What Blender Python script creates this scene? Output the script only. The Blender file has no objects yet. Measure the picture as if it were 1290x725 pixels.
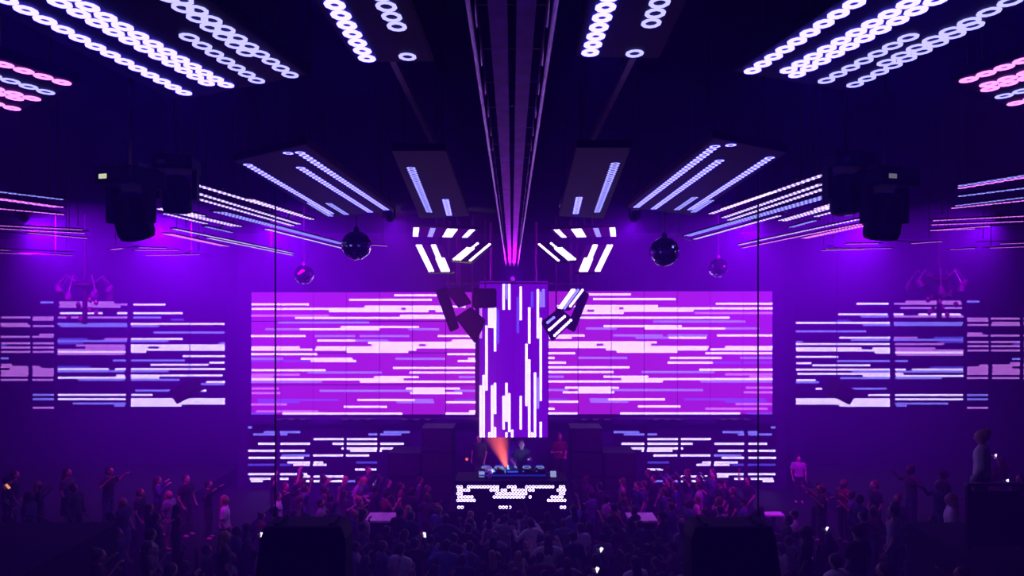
import bpy, bmesh, math, random
from mathutils import Vector, Matrix, Euler

# ------------------------------------------------------------------ camera, world, light, exposure
SC = bpy.context.scene
COL = SC.collection
FPX, CX, HY, CZ = 800.0, 645.0, 385.0, 7.0          # focal length in pixels of the 1290x725 frame, horizon row, eye height
cam_d = bpy.data.cameras.new('camera'); cam = bpy.data.objects.new('camera', cam_d); COL.objects.link(cam)
cam.location = (0, 0, CZ); cam.rotation_euler = (math.pi/2, 0, 0)
cam_d.sensor_width = 36.0; cam_d.lens = 36.0*FPX/1290.0
cam_d.shift_y = (HY-362.5)/1290.0
cam_d.clip_end = 200
SC.camera = cam
w = bpy.data.worlds.new('world'); SC.world = w; w.use_nodes = True
w.node_tree.nodes['Background'].inputs[0].default_value = (0.004, 0.002, 0.03, 1)
w.node_tree.nodes['Background'].inputs[1].default_value = 1.0
HAZE_DENSITY = 0.034                                   # stage haze filling the club
vs_ = w.node_tree.nodes.new('ShaderNodeVolumeScatter'); vs_.inputs['Color'].default_value = (0.33, 0.04, 1.0, 1)
vs_.inputs['Density'].default_value = HAZE_DENSITY; vs_.inputs['Anisotropy'].default_value = 0.1
va_ = w.node_tree.nodes.new('ShaderNodeVolumeAbsorption'); ad_ = w.node_tree.nodes.new('ShaderNodeAddShader')
va_.inputs['Color'].default_value = vs_.inputs['Color'].default_value; va_.inputs['Density'].default_value = HAZE_DENSITY   # dims all colours alike
w.node_tree.links.new(vs_.outputs[0], ad_.inputs[0]); w.node_tree.links.new(va_.outputs[0], ad_.inputs[1])
w.node_tree.links.new(ad_.outputs[0], w.node_tree.nodes['World Output'].inputs['Volume'])
SC.view_settings.view_transform = 'Standard'; SC.view_settings.look = 'None'
SC.view_settings.gamma = 1.0; SC.view_settings.use_curve_mapping = False
SC.view_settings.exposure = 0.0
SC.cycles.use_denoising = True
SC.cycles.max_bounces = 4; SC.cycles.diffuse_bounces = 2; SC.cycles.glossy_bounces = 2
SC.cycles.volume_bounces = 0; SC.cycles.sample_clamp_indirect = 2.0
RNG = random.Random(7)

def P(x, y, d):
    """point seen at photo pixel (x, y) at depth d metres"""
    return Vector(((x-CX)*d/FPX, d, CZ-(y-HY)*d/FPX))
def onz(x, y, h):
    """point of the horizontal plane h metres above the eye seen at pixel (x, y)"""
    return P(x, y, FPX*h/(HY-y))

# ------------------------------------------------------------------ materials
MATS = {}
def nodes_of(m):
    m.use_nodes = True; nt = m.node_tree; nt.nodes.clear()
    out = nt.nodes.new('ShaderNodeOutputMaterial'); return nt, out
def mat(name, col, rough=0.6, metal=0.0, spec=0.5, noise=0.25, scale=8.0, bump=0.0):
    if name in MATS: return MATS[name]
    m = bpy.data.materials.new(name); nt, out = nodes_of(m)
    b = nt.nodes.new('ShaderNodeBsdfPrincipled'); nt.links.new(b.outputs[0], out.inputs[0])
    tc = nt.nodes.new('ShaderNodeTexCoord'); nz = nt.nodes.new('ShaderNodeTexNoise')
    nz.inputs['Scale'].default_value = scale; nz.inputs['Detail'].default_value = 4
    nt.links.new(tc.outputs['Object'], nz.inputs['Vector'])
    r = nt.nodes.new('ShaderNodeValToRGB')
    r.color_ramp.elements[0].position = 0.3; r.color_ramp.elements[1].position = 0.7
    r.color_ramp.elements[0].color = tuple(c*(1-noise) for c in col)+(1,)
    r.color_ramp.elements[1].color = tuple(min(1, c*(1+noise)) for c in col)+(1,)
    nt.links.new(nz.outputs['Fac'], r.inputs['Fac']); nt.links.new(r.outputs['Color'], b.inputs['Base Color'])
    b.inputs['Roughness'].default_value = rough; b.inputs['Metallic'].default_value = metal
    b.inputs['Specular IOR Level'].default_value = spec
    if bump:
        bp = nt.nodes.new('ShaderNodeBump'); bp.inputs['Strength'].default_value = bump
        nt.links.new(nz.outputs['Fac'], bp.inputs['Height']); nt.links.new(bp.outputs['Normal'], b.inputs['Normal'])
    MATS[name] = m; return m
def emis(name, col, s=1.0, sampling=None):
    if name in MATS: return MATS[name]
    m = bpy.data.materials.new(name); nt, out = nodes_of(m)
    e = nt.nodes.new('ShaderNodeEmission'); e.inputs[0].default_value = tuple(col)+(1,); e.inputs[1].default_value = s
    nt.links.new(e.outputs[0], out.inputs[0])
    if sampling: m.cycles.emission_sampling = sampling
    MATS[name] = m; return m

# light colours of the LED rings (W white-pink, P pink, L lavender, B blue)
WALLC = {'W': emis('led_white_pink', (0.76, 0.56, 1.0), 6.2, 'FRONT'), 'P': emis('led_pink', (0.72, 0.20, 1.0), 3.2, 'FRONT'),
         'L': emis('led_lavender', (0.22, 0.18, 1.0), 4.2, 'FRONT'), 'B': emis('led_blue', (0.11, 0.07, 1.0), 2.6, 'FRONT')}
CEILC = {'W': emis('led_ceiling_white', (0.105, 0.09, 1.0), 11.0, 'FRONT'), 'P': emis('led_ceiling_pink', (0.82, 0.17, 1.0), 3.3, 'FRONT'), 'V': emis('led_ceiling_violet', (0.60, 0.42, 1.0), 3.4, 'FRONT'),
         'L': emis('led_ceiling_lavender', (0.27, 0.25, 1.0), 2.8, 'FRONT'), 'B': emis('led_ceiling_blue', (0.05, 0.06, 1.0), 1.8, 'FRONT')}
M_BLACK = mat('black_paint', (0.007, 0.0065, 0.010), 0.6, spec=0.12)
M_PANEL = mat('led_panel_back', (0.010, 0.009, 0.02), 0.6, spec=0.12, scale=30)
M_METAL = mat('painted_steel', (0.10, 0.10, 0.12), 0.35, 0.6)
M_ALU = mat('aluminium', (0.45, 0.45, 0.5), 0.3, 0.9)
M_CEIL = mat('ceiling_paint', (0.003, 0.003, 0.014), 0.9, spec=0.0, scale=2)
M_WALL = mat('wall_paint', (0.022, 0.003, 0.055), 0.85, spec=0.1, scale=1.5)
M_FLOOR = mat('floor_resin', (0.012, 0.010, 0.018), 0.7, spec=0.12, scale=3)

# ------------------------------------------------------------------ mesh helpers
class MB:
    def __init__(s): s.v = []; s.f = []; s.m = []
    def add(s, vs, fs, mi=0):
        o = len(s.v); s.v += [tuple(v) for v in vs]; s.f += [tuple(i+o for i in f) for f in fs]; s.m += [mi]*len(fs); return s
    def box(s, c, size, rot=None, mi=0, taper=1.0):
        x, y, z = (k/2 for k in size); c = Vector(c)
        vs = [Vector((a*x*(taper if q > 0 else 1), b*y*(taper if q > 0 else 1), q*z)) for q in (-1, 1) for a, b in ((-1, -1), (1, -1), (1, 1), (-1, 1))]
        if rot is not None: vs = [rot @ v for v in vs]
        return s.add([v+c for v in vs], [(0, 3, 2, 1), (4, 5, 6, 7), (0, 1, 5, 4), (1, 2, 6, 5), (2, 3, 7, 6), (3, 0, 4, 7)], mi)
    def tube(s, pts, r, n=8, mi=0, cap=True):
        pts = [Vector(p) for p in pts]; rs = r if isinstance(r, (list, tuple)) else [r]*len(pts)
        rings = []
        for i, p in enumerate(pts):
            t = (pts[min(i+1, len(pts)-1)]-pts[max(i-1, 0)]).normalized()
            a = Vector((0, 0, 1)) if abs(t.z) < 0.9 else Vector((1, 0, 0))
            u = t.cross(a).normalized(); v = t.cross(u)
            rings.append([p+(u*math.cos(2*math.pi*k/n)+v*math.sin(2*math.pi*k/n))*rs[i] for k in range(n)])
        vs = [q for rg in rings for q in rg]; fs = []
        for i in range(len(pts)-1):
            for k in range(n):
                fs.append((i*n+k, i*n+(k+1) % n, (i+1)*n+(k+1) % n, (i+1)*n+k))
        if cap: fs += [tuple(range(n-1, -1, -1)), tuple(range((len(pts)-1)*n, len(pts)*n))]
        return s.add(vs, fs, mi)
    def ball(s, c, r, nu=12, nv=8, mi=0, rot=None):
        r = r if isinstance(r, (list, tuple)) else (r, r, r); c = Vector(c); vs = []; fs = []
        for j in range(1, nv):
            for i in range(nu):
                th = math.pi*j/nv; ph = 2*math.pi*i/nu
                q = Vector((r[0]*math.sin(th)*math.cos(ph), r[1]*math.sin(th)*math.sin(ph), r[2]*math.cos(th)))
                vs.append((rot @ q if rot is not None else q)+c)
        for j in range(nv-2):
            for i in range(nu):
                fs.append((j*nu+i, (j+1)*nu+i, (j+1)*nu+(i+1) % nu, j*nu+(i+1) % nu))
        for top, zz in ((True, r[2]), (False, -r[2])):
            q = Vector((0, 0, zz)); vs.append((rot @ q if rot is not None else q)+c); k = len(vs)-1
            for i in range(nu):
                fs.append((k, i, (i+1) % nu) if top else (k, (nv-2)*nu+(i+1) % nu, (nv-2)*nu+i))
        return s.add(vs, fs, mi)
    def lathe(s, prof, c=(0, 0, 0), n=16, mi=0, rot=None):
        c = Vector(c); vs = []; fs = []
        for r, z in prof:
            for k in range(n):
                q = Vector((r*math.cos(2*math.pi*k/n), r*math.sin(2*math.pi*k/n), z)); vs.append((rot @ q if rot is not None else q)+c)
        for j in range(len(prof)-1):
            for k in range(n): fs.append((j*n+k, j*n+(k+1) % n, (j+1)*n+(k+1) % n, (j+1)*n+k))
        fs += [tuple(range(n-1, -1, -1)), tuple(range((len(prof)-1)*n, len(prof)*n))]
        return s.add(vs, fs, mi)
    def prism(s, poly, ext, mi=0):
        n = len(poly); poly = [Vector(p) for p in poly]; ext = Vector(ext)
        return s.add(poly+[p+ext for p in poly], [tuple(range(n-1, -1, -1)), tuple(range(n, 2*n))]+[(k, (k+1) % n, n+(k+1) % n, n+k) for k in range(n)], mi)
    def ring(s, c, u, v, ro, ri, n=8, mi=0):
        o = [c+(u*math.cos(2*math.pi*k/n)+v*math.sin(2*math.pi*k/n))*ro for k in range(n)]
        i = [c+(u*math.cos(2*math.pi*k/n)+v*math.sin(2*math.pi*k/n))*ri for k in range(n)]
        return s.add(o+i, [(k, (k+1) % n, n+(k+1) % n, n+k) for k in range(n)], mi)
    def mesh(s, name, mats, smooth=False):
        me = bpy.data.meshes.new(name); me.from_pydata(s.v, [], s.f)
        for m in (mats if isinstance(mats, (list, tuple)) else [mats]): me.materials.append(m)
        if any(s.m): me.polygons.foreach_set('material_index', s.m)
        if smooth: me.polygons.foreach_set('use_smooth', [True]*len(s.f))
        me.update(); return me
    def build(s, name, mats, parent=None, smooth=False, bevel=0.0):
        o = bpy.data.objects.new(name, s.mesh(name, mats, smooth)); COL.objects.link(o)
        if parent: o.parent = parent
        if bevel:
            b = o.modifiers.new('bevel', 'BEVEL'); b.width = bevel; b.segments = 2; b.limit_method = 'ANGLE'
        return o
def new(name, me, parent=None, M=None):
    o = bpy.data.objects.new(name, me); COL.objects.link(o)
    if parent: o.parent = parent
    if M is not None: o.matrix_local = M
    return o
def tag(o, label=None, cat=None, group=None, kind=None):
    if label: o['label'] = label
    if cat: o['category'] = cat
    if group: o['group'] = group
    if kind: o['kind'] = kind
    return o
def thing(name, label, cat, loc=(0, 0, 0), group=None, rot=(0, 0, 0)):
    o = bpy.data.objects.new(name, None); COL.objects.link(o); o.empty_display_size = 0.1
    o.location = loc; o.rotation_euler = rot
    return tag(o, label, cat, group)
def copy_tree(o, parent=None):
    c = o.copy(); COL.objects.link(c); c.parent = parent
    for ch in [k for k in KIDS.get(o.name, [])]: copy_tree(ch, c)
    return c
KIDS = {}
def boxmb(c, size, rot=None): return MB().box(c, size, rot)

# ------------------------------------------------------------------ the room
CEIL_Z = 9.6
BACK = 22.6          # back wall in the middle
SIDE = 24.6          # back wall at the sides
def struct(name, mb, m, label, cat):
    return tag(mb.build(name, m), label, cat, kind='structure')
struct('floor', boxmb((0, 10, -0.1), (52, 34, 0.2)), M_FLOOR, 'dark resin dance floor under the crowd', 'floor')
struct('ceiling', boxmb((0, 10, CEIL_Z+0.1), (52, 34, 0.2)), M_CEIL, 'dark painted ceiling above the light panels', 'ceiling')
struct('wall_left', boxmb((-26, 10, 4.8), (0.2, 34, 9.6)), M_WALL, 'dark side wall on the left', 'wall')
struct('wall_right', boxmb((26, 10, 4.8), (0.2, 34, 9.6)), M_WALL, 'dark side wall on the right', 'wall')
struct('wall_rear', boxmb((0, -7, 4.8), (52, 0.2, 9.6)), M_WALL, 'dark wall behind the viewer', 'wall')
struct('wall_back', boxmb((0, SIDE+0.2, 4.8), (52, 0.2, 9.6)), M_WALL, 'dark back wall carrying the side screens', 'wall')
struct('wall_stage', boxmb((0, (BACK+SIDE)/2+0.05, 4.8), (19.6, SIDE-BACK, 9.6)), M_WALL, 'projecting wall behind the two wide screens', 'wall')

# ------------------------------------------------------------------ LED screens on the walls
PITCH = 0.0825
def ring_rows(mb, origin, ux, uz, nrm, lo, hi, row, p, mi, half=False):
    """rings of one lit run, columns lo..hi of a row (staggered)"""
    for c in range(lo, hi):
        off = 0.5 if row % 2 else 0.0
        ctr = origin+ux*((c+0.25+off)*p)-uz*((row+0.5)*p)+nrm
        mb.ring(ctr, ux, uz, p*0.5, p*0.23, 8, mi)

def screen(name, label, cat, px0, px1, py0, py1, d, xs, ys, runs, base, zoom, mirror=False, framed=True, group=None, tilename='led_tile'):
    """a flat LED wall at depth d. xs: list of (x0,x1) tile columns, ys: list of (y0,y1) tile rows, runs: (x0,x1,y,colour), all in photo pixels"""
    root = thing(name, label, cat, P((px0+px1)/2, py1, d), group)
    org = Vector(root.location); k = d/FPX
    ux, uz = Vector((1, 0, 0)), Vector((0, 0, 1)); keys = 'WPLB'
    for (x0, x1) in xs:
        for (y0, y1) in ys:
            a = P(x0, y0, d)-org; b = P(x1, y1, d)-org; g = 0.028
            t = MB(); t.box(((a.x+b.x)/2, 0.03, (a.z+b.z)/2), (b.x-a.x-g, 0.06, a.z-b.z-g))
            tile = t.build(tilename, base, root)
            ncol = max(1, round((b.x-a.x)/PITCH)); pc = (b.x-a.x)/ncol
            nrow = max(1, round((a.z-b.z)/PITCH)); pr = (a.z-b.z)/nrow
            mb = MB(); done = set()
            for (rx0, rx1, ry, cc) in runs:
                if ry < y0 or ry >= y1 or rx1 <= x0 or rx0 >= x1: continue
                row = min(nrow-1, int((ry-y0)*k/pr))
                lo = max(0, round((max(rx0, x0)-x0)*k/pc)); hi = min(ncol, round((min(rx1, x1)-x0)*k/pc))
                for c in range(lo, hi):
                    if (row, c) in done: continue
                    off = 0.25 if row % 2 else -0.25
                    xx = (c+0.5+off)*pc
                    if xx > (b.x-a.x)-0.5*pc: xx -= 0.25*pc
                    if xx < 0.5*pc: xx += 0.25*pc
                    done.add((row, c))
                    mb.ring(Vector((a.x+xx, -0.004, a.z-(row+0.5)*pr)), ux*(pc/PITCH), uz*(pr/PITCH), PITCH*0.48, PITCH*0.29, 8, keys.index(cc))
            if mb.f:
                r = mb.build('lit_pixels', [WALLC[q] for q in keys], tile)
                tag(r, kind='stuff')
    return root

Z4 = 1289/320.0
def runs_from(data, ox, oy, mirror_sum=None):
    out = []
    for (y, segs) in data:
        for (x0, x1, c) in segs:
            a, b = ox+x0/Z4, ox+x1/Z4
            if mirror_sum: a, b = mirror_sum-b, mirror_sum-a
            out.append((a, b, oy+y/Z4, c))
    return out

MAIN = [(92, [(785, 1015, 'W')]), (106, [(565, 985, 'W')]), (135, [(68, 355, 'W')]), (147, [(640, 1160, 'W')]), (160, [(68, 825, 'W'), (850, 1050, 'W')]),
 (172, [(465, 970, 'W'), (1000, 1050, 'W')]), (185, [(68, 460, 'P'), (825, 1050, 'W')]), (198, [(290, 1050, 'W')]), (226, [(205, 670, 'L')]),
 (247, [(520, 915, 'W')]), (260, [(140, 310, 'L'), (310, 715, 'W'), (855, 1020, 'L')]), (298, [(68, 350, 'W'), (390, 600, 'L'), (625, 875, 'L'), (1020, 1205, 'W')]),
 (311, [(402, 600, 'W'), (600, 760, 'L'), (1090, 1205, 'W')]), (324, [(655, 1205, 'W')]), (337, [(680, 920, 'W'), (955, 1205, 'W')]),
 (349, [(65, 305, 'W'), (388, 1205, 'W')]), (361, [(65, 380, 'W'), (388, 905, 'W')]), (374, [(550, 855, 'W')]), (388, [(65, 410, 'W'), (1062, 1205, 'W')]),
 (413, [(65, 228, 'L'), (322, 590, 'W'), (795, 1048, 'L'), (1168, 1205, 'W')]), (426, [(65, 215, 'B'), (228, 370, 'B'), (370, 600, 'W'), (1115, 1205, 'W')]),
 (452, [(785, 1205, 'W')]), (466, [(65, 435, 'W')]), (478, [(360, 733, 'L'), (875, 1205, 'W')]), (491, [(65, 308, 'P')]),
 (503, [(65, 185, 'P'), (695, 917, 'W'), (1128, 1205, 'L')]), (516, [(65, 840, 'W')]), (529, [(65, 425, 'L'), (625, 1205, 'W')]),
 (555, [(62, 205, 'P'), (850, 1127, 'W')]), (568, [(415, 880, 'L'), (880, 1050, 'W'), (1105, 1205, 'L')]), (580, [(62, 210, 'P'), (875, 1140, 'W')]),
 (620, [(95, 515, 'B'), (612, 900, 'W'), (900, 995, 'L'), (1100, 1205, 'B')]), (633, [(95, 315, 'B'), (800, 995, 'L'), (1055, 1205, 'W')]),
 (645, [(60, 250, 'P')]), (658, [(535, 757, 'W')]), (671, [(92, 410, 'P'), (1168, 1205, 'W')]), (685, [(60, 190, 'B'), (225, 835, 'W'), (1055, 1205, 'W')])]
M_SCREEN = emis('led_purple_field', (0.74, 0.02, 1.22), 1.0)
xsL = [(316.2, 353.5), (353.5, 394.5), (394.5, 436), (436, 478), (478, 519.5), (519.5, 561.3), (561.3, 599)]
ysM = [(367.4, 404.4), (404.4, 444.3), (444.3, 484.7), (484.7, 522)]
screen('led_screen', 'wide purple LED screen left of the hanging column', 'screen', 316, 599, 367, 522, BACK-0.02, xsL, ysM, runs_from(MAIN, 300, 350), M_SCREEN, 1)
xsR = [(1289.6-b, 1289.6-a) for a, b in reversed(xsL)]
ysR = [(a-1.2, b-0.2) for a, b in ysM]
screen('led_screen', 'wide purple LED screen right of the hanging column', 'screen', 690, 973, 366, 522, BACK-0.02, xsR, ysR, [(a, b, y-0.8, c) for a, b, y, c in runs_from(MAIN, 300, 350, 1289.6)], M_SCREEN, 1)

LOW = [(155, [(52, 75, 'L')]), (174, [(130, 195, 'L'), (212, 315, 'L'), (740, 872, 'L')]), (187, [(78, 195, 'L'), (212, 247, 'L'), (662, 706, 'L'), (718, 832, 'L')]),
 (211, [(380, 536, 'W'), (548, 700, 'W')]), (239, [(103, 193, 'W'), (212, 366, 'W'), (473, 536, 'W'), (548, 706, 'W'), (718, 836, 'W')]),
 (263, [(527, 536, 'W'), (548, 706, 'W'), (718, 828, 'W')]), (276, [(567, 706, 'W'), (718, 726, 'W'), (50, 193, 'W'), (212, 340, 'W')]),
 (291, [(380, 536, 'W'), (548, 675, 'W'), (220, 366, 'L')]), (304, [(50, 193, 'W'), (212, 325, 'W'), (795, 828, 'W')]),
 (330, [(245, 366, 'W'), (380, 433, 'W'), (600, 700, 'B')]), (343, [(285, 366, 'W'), (380, 447, 'W'), (50, 193, 'B'), (212, 270, 'B')]),
 (368, [(593, 706, 'W')]), (384, [(50, 193, 'W'), (212, 350, 'W')]), (397, [(290, 366, 'W'), (380, 536, 'W'), (548, 553, 'W')]),
 (410, [(65, 193, 'W'), (212, 260, 'W')]), (423, [(65, 120, 'W'), (320, 366, 'W'), (380, 425, 'W'), (440, 536, 'W'), (548, 706, 'L')]), (436, [(310, 340, 'W'), (672, 706, 'W')])]
xl = [(312.4, 348), (352.6, 390.8), (394.3, 433), (436, 475.2), (478.2, 517)]
screen('led_screen', 'low row of dark LED panels behind dancers below the left wide screen', 'screen', 312, 517, 536, 610, BACK-0.02, xl, [(536.5, 610)], runs_from(LOW, 300, 500), M_PANEL, 1, tilename='led_panel')
screen('led_screen', 'low row of dark LED panels behind dancers below the right wide screen', 'screen', 773, 978, 536, 610, BACK-0.02, [(1290-b, 1290-a) for a, b in reversed(xl)], [(536.5, 610)], [(a, b, y, c) for a, b, y, c in runs_from(LOW, 300, 500, 1290)], M_PANEL, 1, tilename='led_panel')

SIDEL = [(165, [(210, 278, 'L'), (298, 583, 'P')]), (178, [(298, 650, 'P'), (672, 838, 'W')]), (190, [(300, 617, 'P')]),
 (223, [(298, 520, 'W'), (590, 648, 'W'), (670, 925, 'W')]), (235, [(295, 648, 'P'), (670, 812, 'L')]), (256, [(868, 932, 'B')]), (268, [(295, 648, 'L'), (668, 1142, 'W')]),
 (280, [(305, 648, 'L'), (668, 810, 'L')]), (312, [(778, 1140, 'L')]), (345, [(295, 440, 'B'), (530, 643, 'P'), (665, 922, 'W')]), (357, [(295, 643, 'L'), (665, 860, 'L')]),
 (370, [(295, 420, 'B'), (1115, 1140, 'L')]), (382, [(390, 641, 'P'), (665, 1140, 'W')]), (394, [(435, 641, 'P'), (665, 750, 'W'), (808, 1140, 'W')]),
 (405, [(290, 641, 'P'), (665, 1140, 'W')]), (417, [(290, 641, 'W'), (665, 738, 'W')]), (430, [(290, 641, 'P')]), (438, [(920, 1140, 'W')]), (462, [(575, 638, 'L'), (663, 932, 'L')]),
 (472, [(1070, 1140, 'W')]), (484, [(765, 1060, 'W')]), (496, [(290, 465, 'B')]), (507, [(290, 550, 'W'), (580, 638, 'W'), (660, 1140, 'W')]), (518, [(290, 638, 'L'), (660, 860, 'L')]),
 (529, [(590, 636, 'W'), (660, 1128, 'W')]), (540, [(288, 636, 'W'), (660, 805, 'W')]), (551, [(400, 636, 'L'), (660, 910, 'L')]), (562, [(1048, 1140, 'W')]), (574, [(1020, 1140, 'L')]),
 (607, [(690, 875, 'L'), (1015, 1045, 'W')]), (632, [(285, 636, 'W'), (660, 772, 'W')]), (654, [(290, 636, 'W'), (660, 1140, 'W')]), (665, [(660, 1140, 'W')]), (676, [(660, 1140, 'W'), (365, 636, 'L')]), (688, [(660, 920, 'W'), (585, 636, 'L')]),
 (243, [(163, 275, 'P'), (-150, 155, 'P')]), (255, [(163, 275, 'P')]), (280, [(163, 275, 'P'), (-90, 152, 'P')]), (268, [(-100, 140, 'P')]), (325, [(200, 275, 'P')]), (335, [(163, 275, 'P'), (-150, 150, 'P')]),
 (369, [(163, 275, 'P'), (-150, 150, 'P')]), (381, [(-60, 40, 'B')]), (393, [(163, 275, 'P'), (-150, 150, 'P')]), (415, [(163, 275, 'P'), (-150, 150, 'P')]), (451, [(-100, 50, 'L')]), (475, [(-100, 60, 'P')]),
 (486, [(163, 210, 'P'), (-100, 145, 'P')]), (497, [(163, 275, 'P'), (45, 145, 'P')]), (508, [(163, 275, 'P'), (-150, 145, 'P')]), (520, [(163, 275, 'P'), (-150, 145, 'P')]), (530, [(163, 275, 'P'), (-150, 145, 'P')]),
 (552, [(163, 275, 'P'), (-150, 145, 'P')]), (631, [(163, 275, 'L')]), (653, [(163, 275, 'L')]), (698, [(163, 275, 'P')])]
xs_side = [(-52, -3), (1.0, 38.3), (40.8, 68), (72.3, 160.5), (164.6, 283.6)]
screen('led_screen', 'LED side screen of panels with gaps on the left back wall', 'screen', -52, 284, 379, 515, SIDE+0.03, xs_side, [(379.3, 514.6)], runs_from(SIDEL, 0, 340), M_PANEL, 1, tilename='led_panel')
screen('led_screen', 'LED side screen of panels with gaps on the right back wall', 'screen', 1002, 1338, 378, 514, SIDE+0.03, [(1286-b, 1286-a) for a, b in reversed(xs_side)], [(378.3, 514.6)], runs_from(SIDEL, 0, 339.4, 1286), M_PANEL, 1, tilename='led_panel')

# lintel and downlights between the wide and the low screens
tr = struct('trim_1', boxmb((0, BACK-0.12, P(0, 528, BACK).z), (18.6, 0.5, 0.16)), M_WALL, 'dark ledge between the wide and low screens', 'trim')
for k, x in enumerate((368, 450, 525, 750, 840, 925)):
    c = P(x, 527.5, BACK-0.45)
    r = thing('ledge_light', 'flat pink-lit downlight under the ledge, %s' % ('far left', 'left of centre, between two others', 'nearest the left speaker stack', 'nearest the right speaker stack', 'right of centre, between two others', 'far right')[k], 'light', c, 'downlights along the ledge')
    MB().box((0, 0, 0), (1.25, 0.16, 0.05)).build('housing', M_BLACK, r)
    for q in (-0.4, 0, 0.4):
        MB().box((q, -0.085, 0), (0.2, 0.012, 0.025)).build('lens', emis('ledge_pink', (0.6, 0.1, 0.8), 0.35), r)

# ------------------------------------------------------------------ hanging LED column above the DJ
PD = 19.3
col_root = thing('led_column', 'tall hanging LED column with vertical light lines above the DJ', 'screen', P(647, 550, PD))
kp = PD/FPX
M_COLUMN = emis('led_column_field', (0.27, 0.002, 0.95), 1.0)
cw = 86*kp; ch_ = 196*kp
MB().box((0, 0.5, ch_/2), (cw, 1.0, ch_)).build('core', M_BLACK, col_root)
VR = [(605.6, 387, 425, 'P'), (605.6, 487, 549, 'W'), (614.5, 412, 490, 'W'), (611, 474, 548, 'W'), (614.8, 543, 548, 'W'), (616.5, 387, 412, 'W'), (619.5, 387, 412, 'W'), (622.6, 387, 412, 'W'),
 (625, 367, 440, 'W'), (628, 390, 430, 'B'), (621, 487, 548, 'W'), (625, 484, 519, 'W'), (624.5, 539, 548, 'W'), (634.4, 358, 389, 'W'), (634.4, 500, 539, 'W'), (638, 358, 376, 'L'), (638, 484, 530, 'W'), (638, 546, 549, 'W'),
 (641.5, 358, 389, 'W'), (641.5, 497, 543, 'W'), (644.8, 542, 549, 'W'), (651.4, 376, 418, 'B'), (655, 363, 402, 'W'), (655, 500, 539, 'W'), (661.6, 435, 509, 'W'), (668, 387, 431, 'W'), (668, 454, 548, 'W'), (671.5, 546, 549, 'W'),
 (668.5, 367, 386, 'B'), (672, 367, 386, 'B'), (675, 468, 548, 'W'), (678, 366, 425, 'W'), (678.3, 477, 513, 'L'), (682, 400, 503, 'W'), (682, 533, 549, 'W'), (682, 367, 387, 'L'), (685.6, 366, 387, 'L')]
for j in range(5):                     # five stacked modules, four wide
    for i in range(4):
        x0, x1 = 604+i*21.5, 604+(i+1)*21.5; y0, y1 = 354+j*39.2, 354+(j+1)*39.2
        a = Vector(((x0-647)*kp, -0.06, (550-y0)*kp)); b = Vector(((x1-647)*kp, -0.06, (550-y1)*kp))
        tile = MB().box(((a.x+b.x)/2, -0.03, (a.z+b.z)/2), (b.x-a.x-0.004, 0.06, a.z-b.z-0.004)).build('led_tile', M_COLUMN, col_root)
        mb = MB(); seen = set()
        pc = (b.x-a.x)/6; pr = (a.z-b.z)/12
        for (vx, vy0, vy1, cc) in VR:
            if not (x0 <= vx < x1): continue
            c = int((vx-x0)/21.5*6)
            for r in range(12):
                yy = y0+(r+0.5)*39.2/12
                if vy0-1 <= yy <= vy1+1 and (r, c) not in seen:
                    seen.add((r, c)); mb.ring(Vector((a.x+(c+0.5)*pc, -0.064, a.z-(r+0.5)*pr)), Vector((1.06, 0, 0)), Vector((0, 0, 1)), 0.0385, 0.021, 8, 'WPLB'.index(cc))
        if mb.f: tag(mb.build('lit_pixels', [WALLC[q] for q in 'WPLB'], tile), kind='stuff')
for s in (-1, 1):
    MB().tube([(s*0.7, 0.5, ch_), (s*0.7, 0.5, CEIL_Z-col_root.location.z)], 0.05).build('hanger', M_METAL, col_root)
hb = thing('cross_bar', 'thin horizontal steel bar above the hanging column', 'bar', P(648, 356.5, PD-0.35))
MB().box((0, 0, 0), (4.1, 0.08, 0.05)).build('rail', M_METAL, hb)
for s in (-1, 1): MB().tube([(s*1.7, 0, 0), (s*1.7, 0, CEIL_Z-hb.location.z)], 0.02).build('hanger', M_METAL, hb)

# ------------------------------------------------------------------ ceiling LED panels
HP = 1.2
RING_ME = {}
for k_, m_ in CEILC.items():
    mb = MB()
    n = 10; ro, ri, t = 0.48, (0.20 if k_ in 'WP' else 0.29), 0.06
    vs = []
    for (r, z) in ((ro, 0), (ro, -t), (ri, -t), (ri, 0)):
        vs += [Vector((r*math.cos(2*math.pi*k/n), r*math.sin(2*math.pi*k/n), z)) for k in range(n)]
    fs = []
    for j in range(3):
        for k in range(n): fs.append(((j+1)*n+k, (j+1)*n+(k+1) % n, j*n+(k+1) % n, j*n+k))
    mb.add(vs, fs); RING_ME[k_] = mb.mesh('led_ring', m_)

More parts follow.
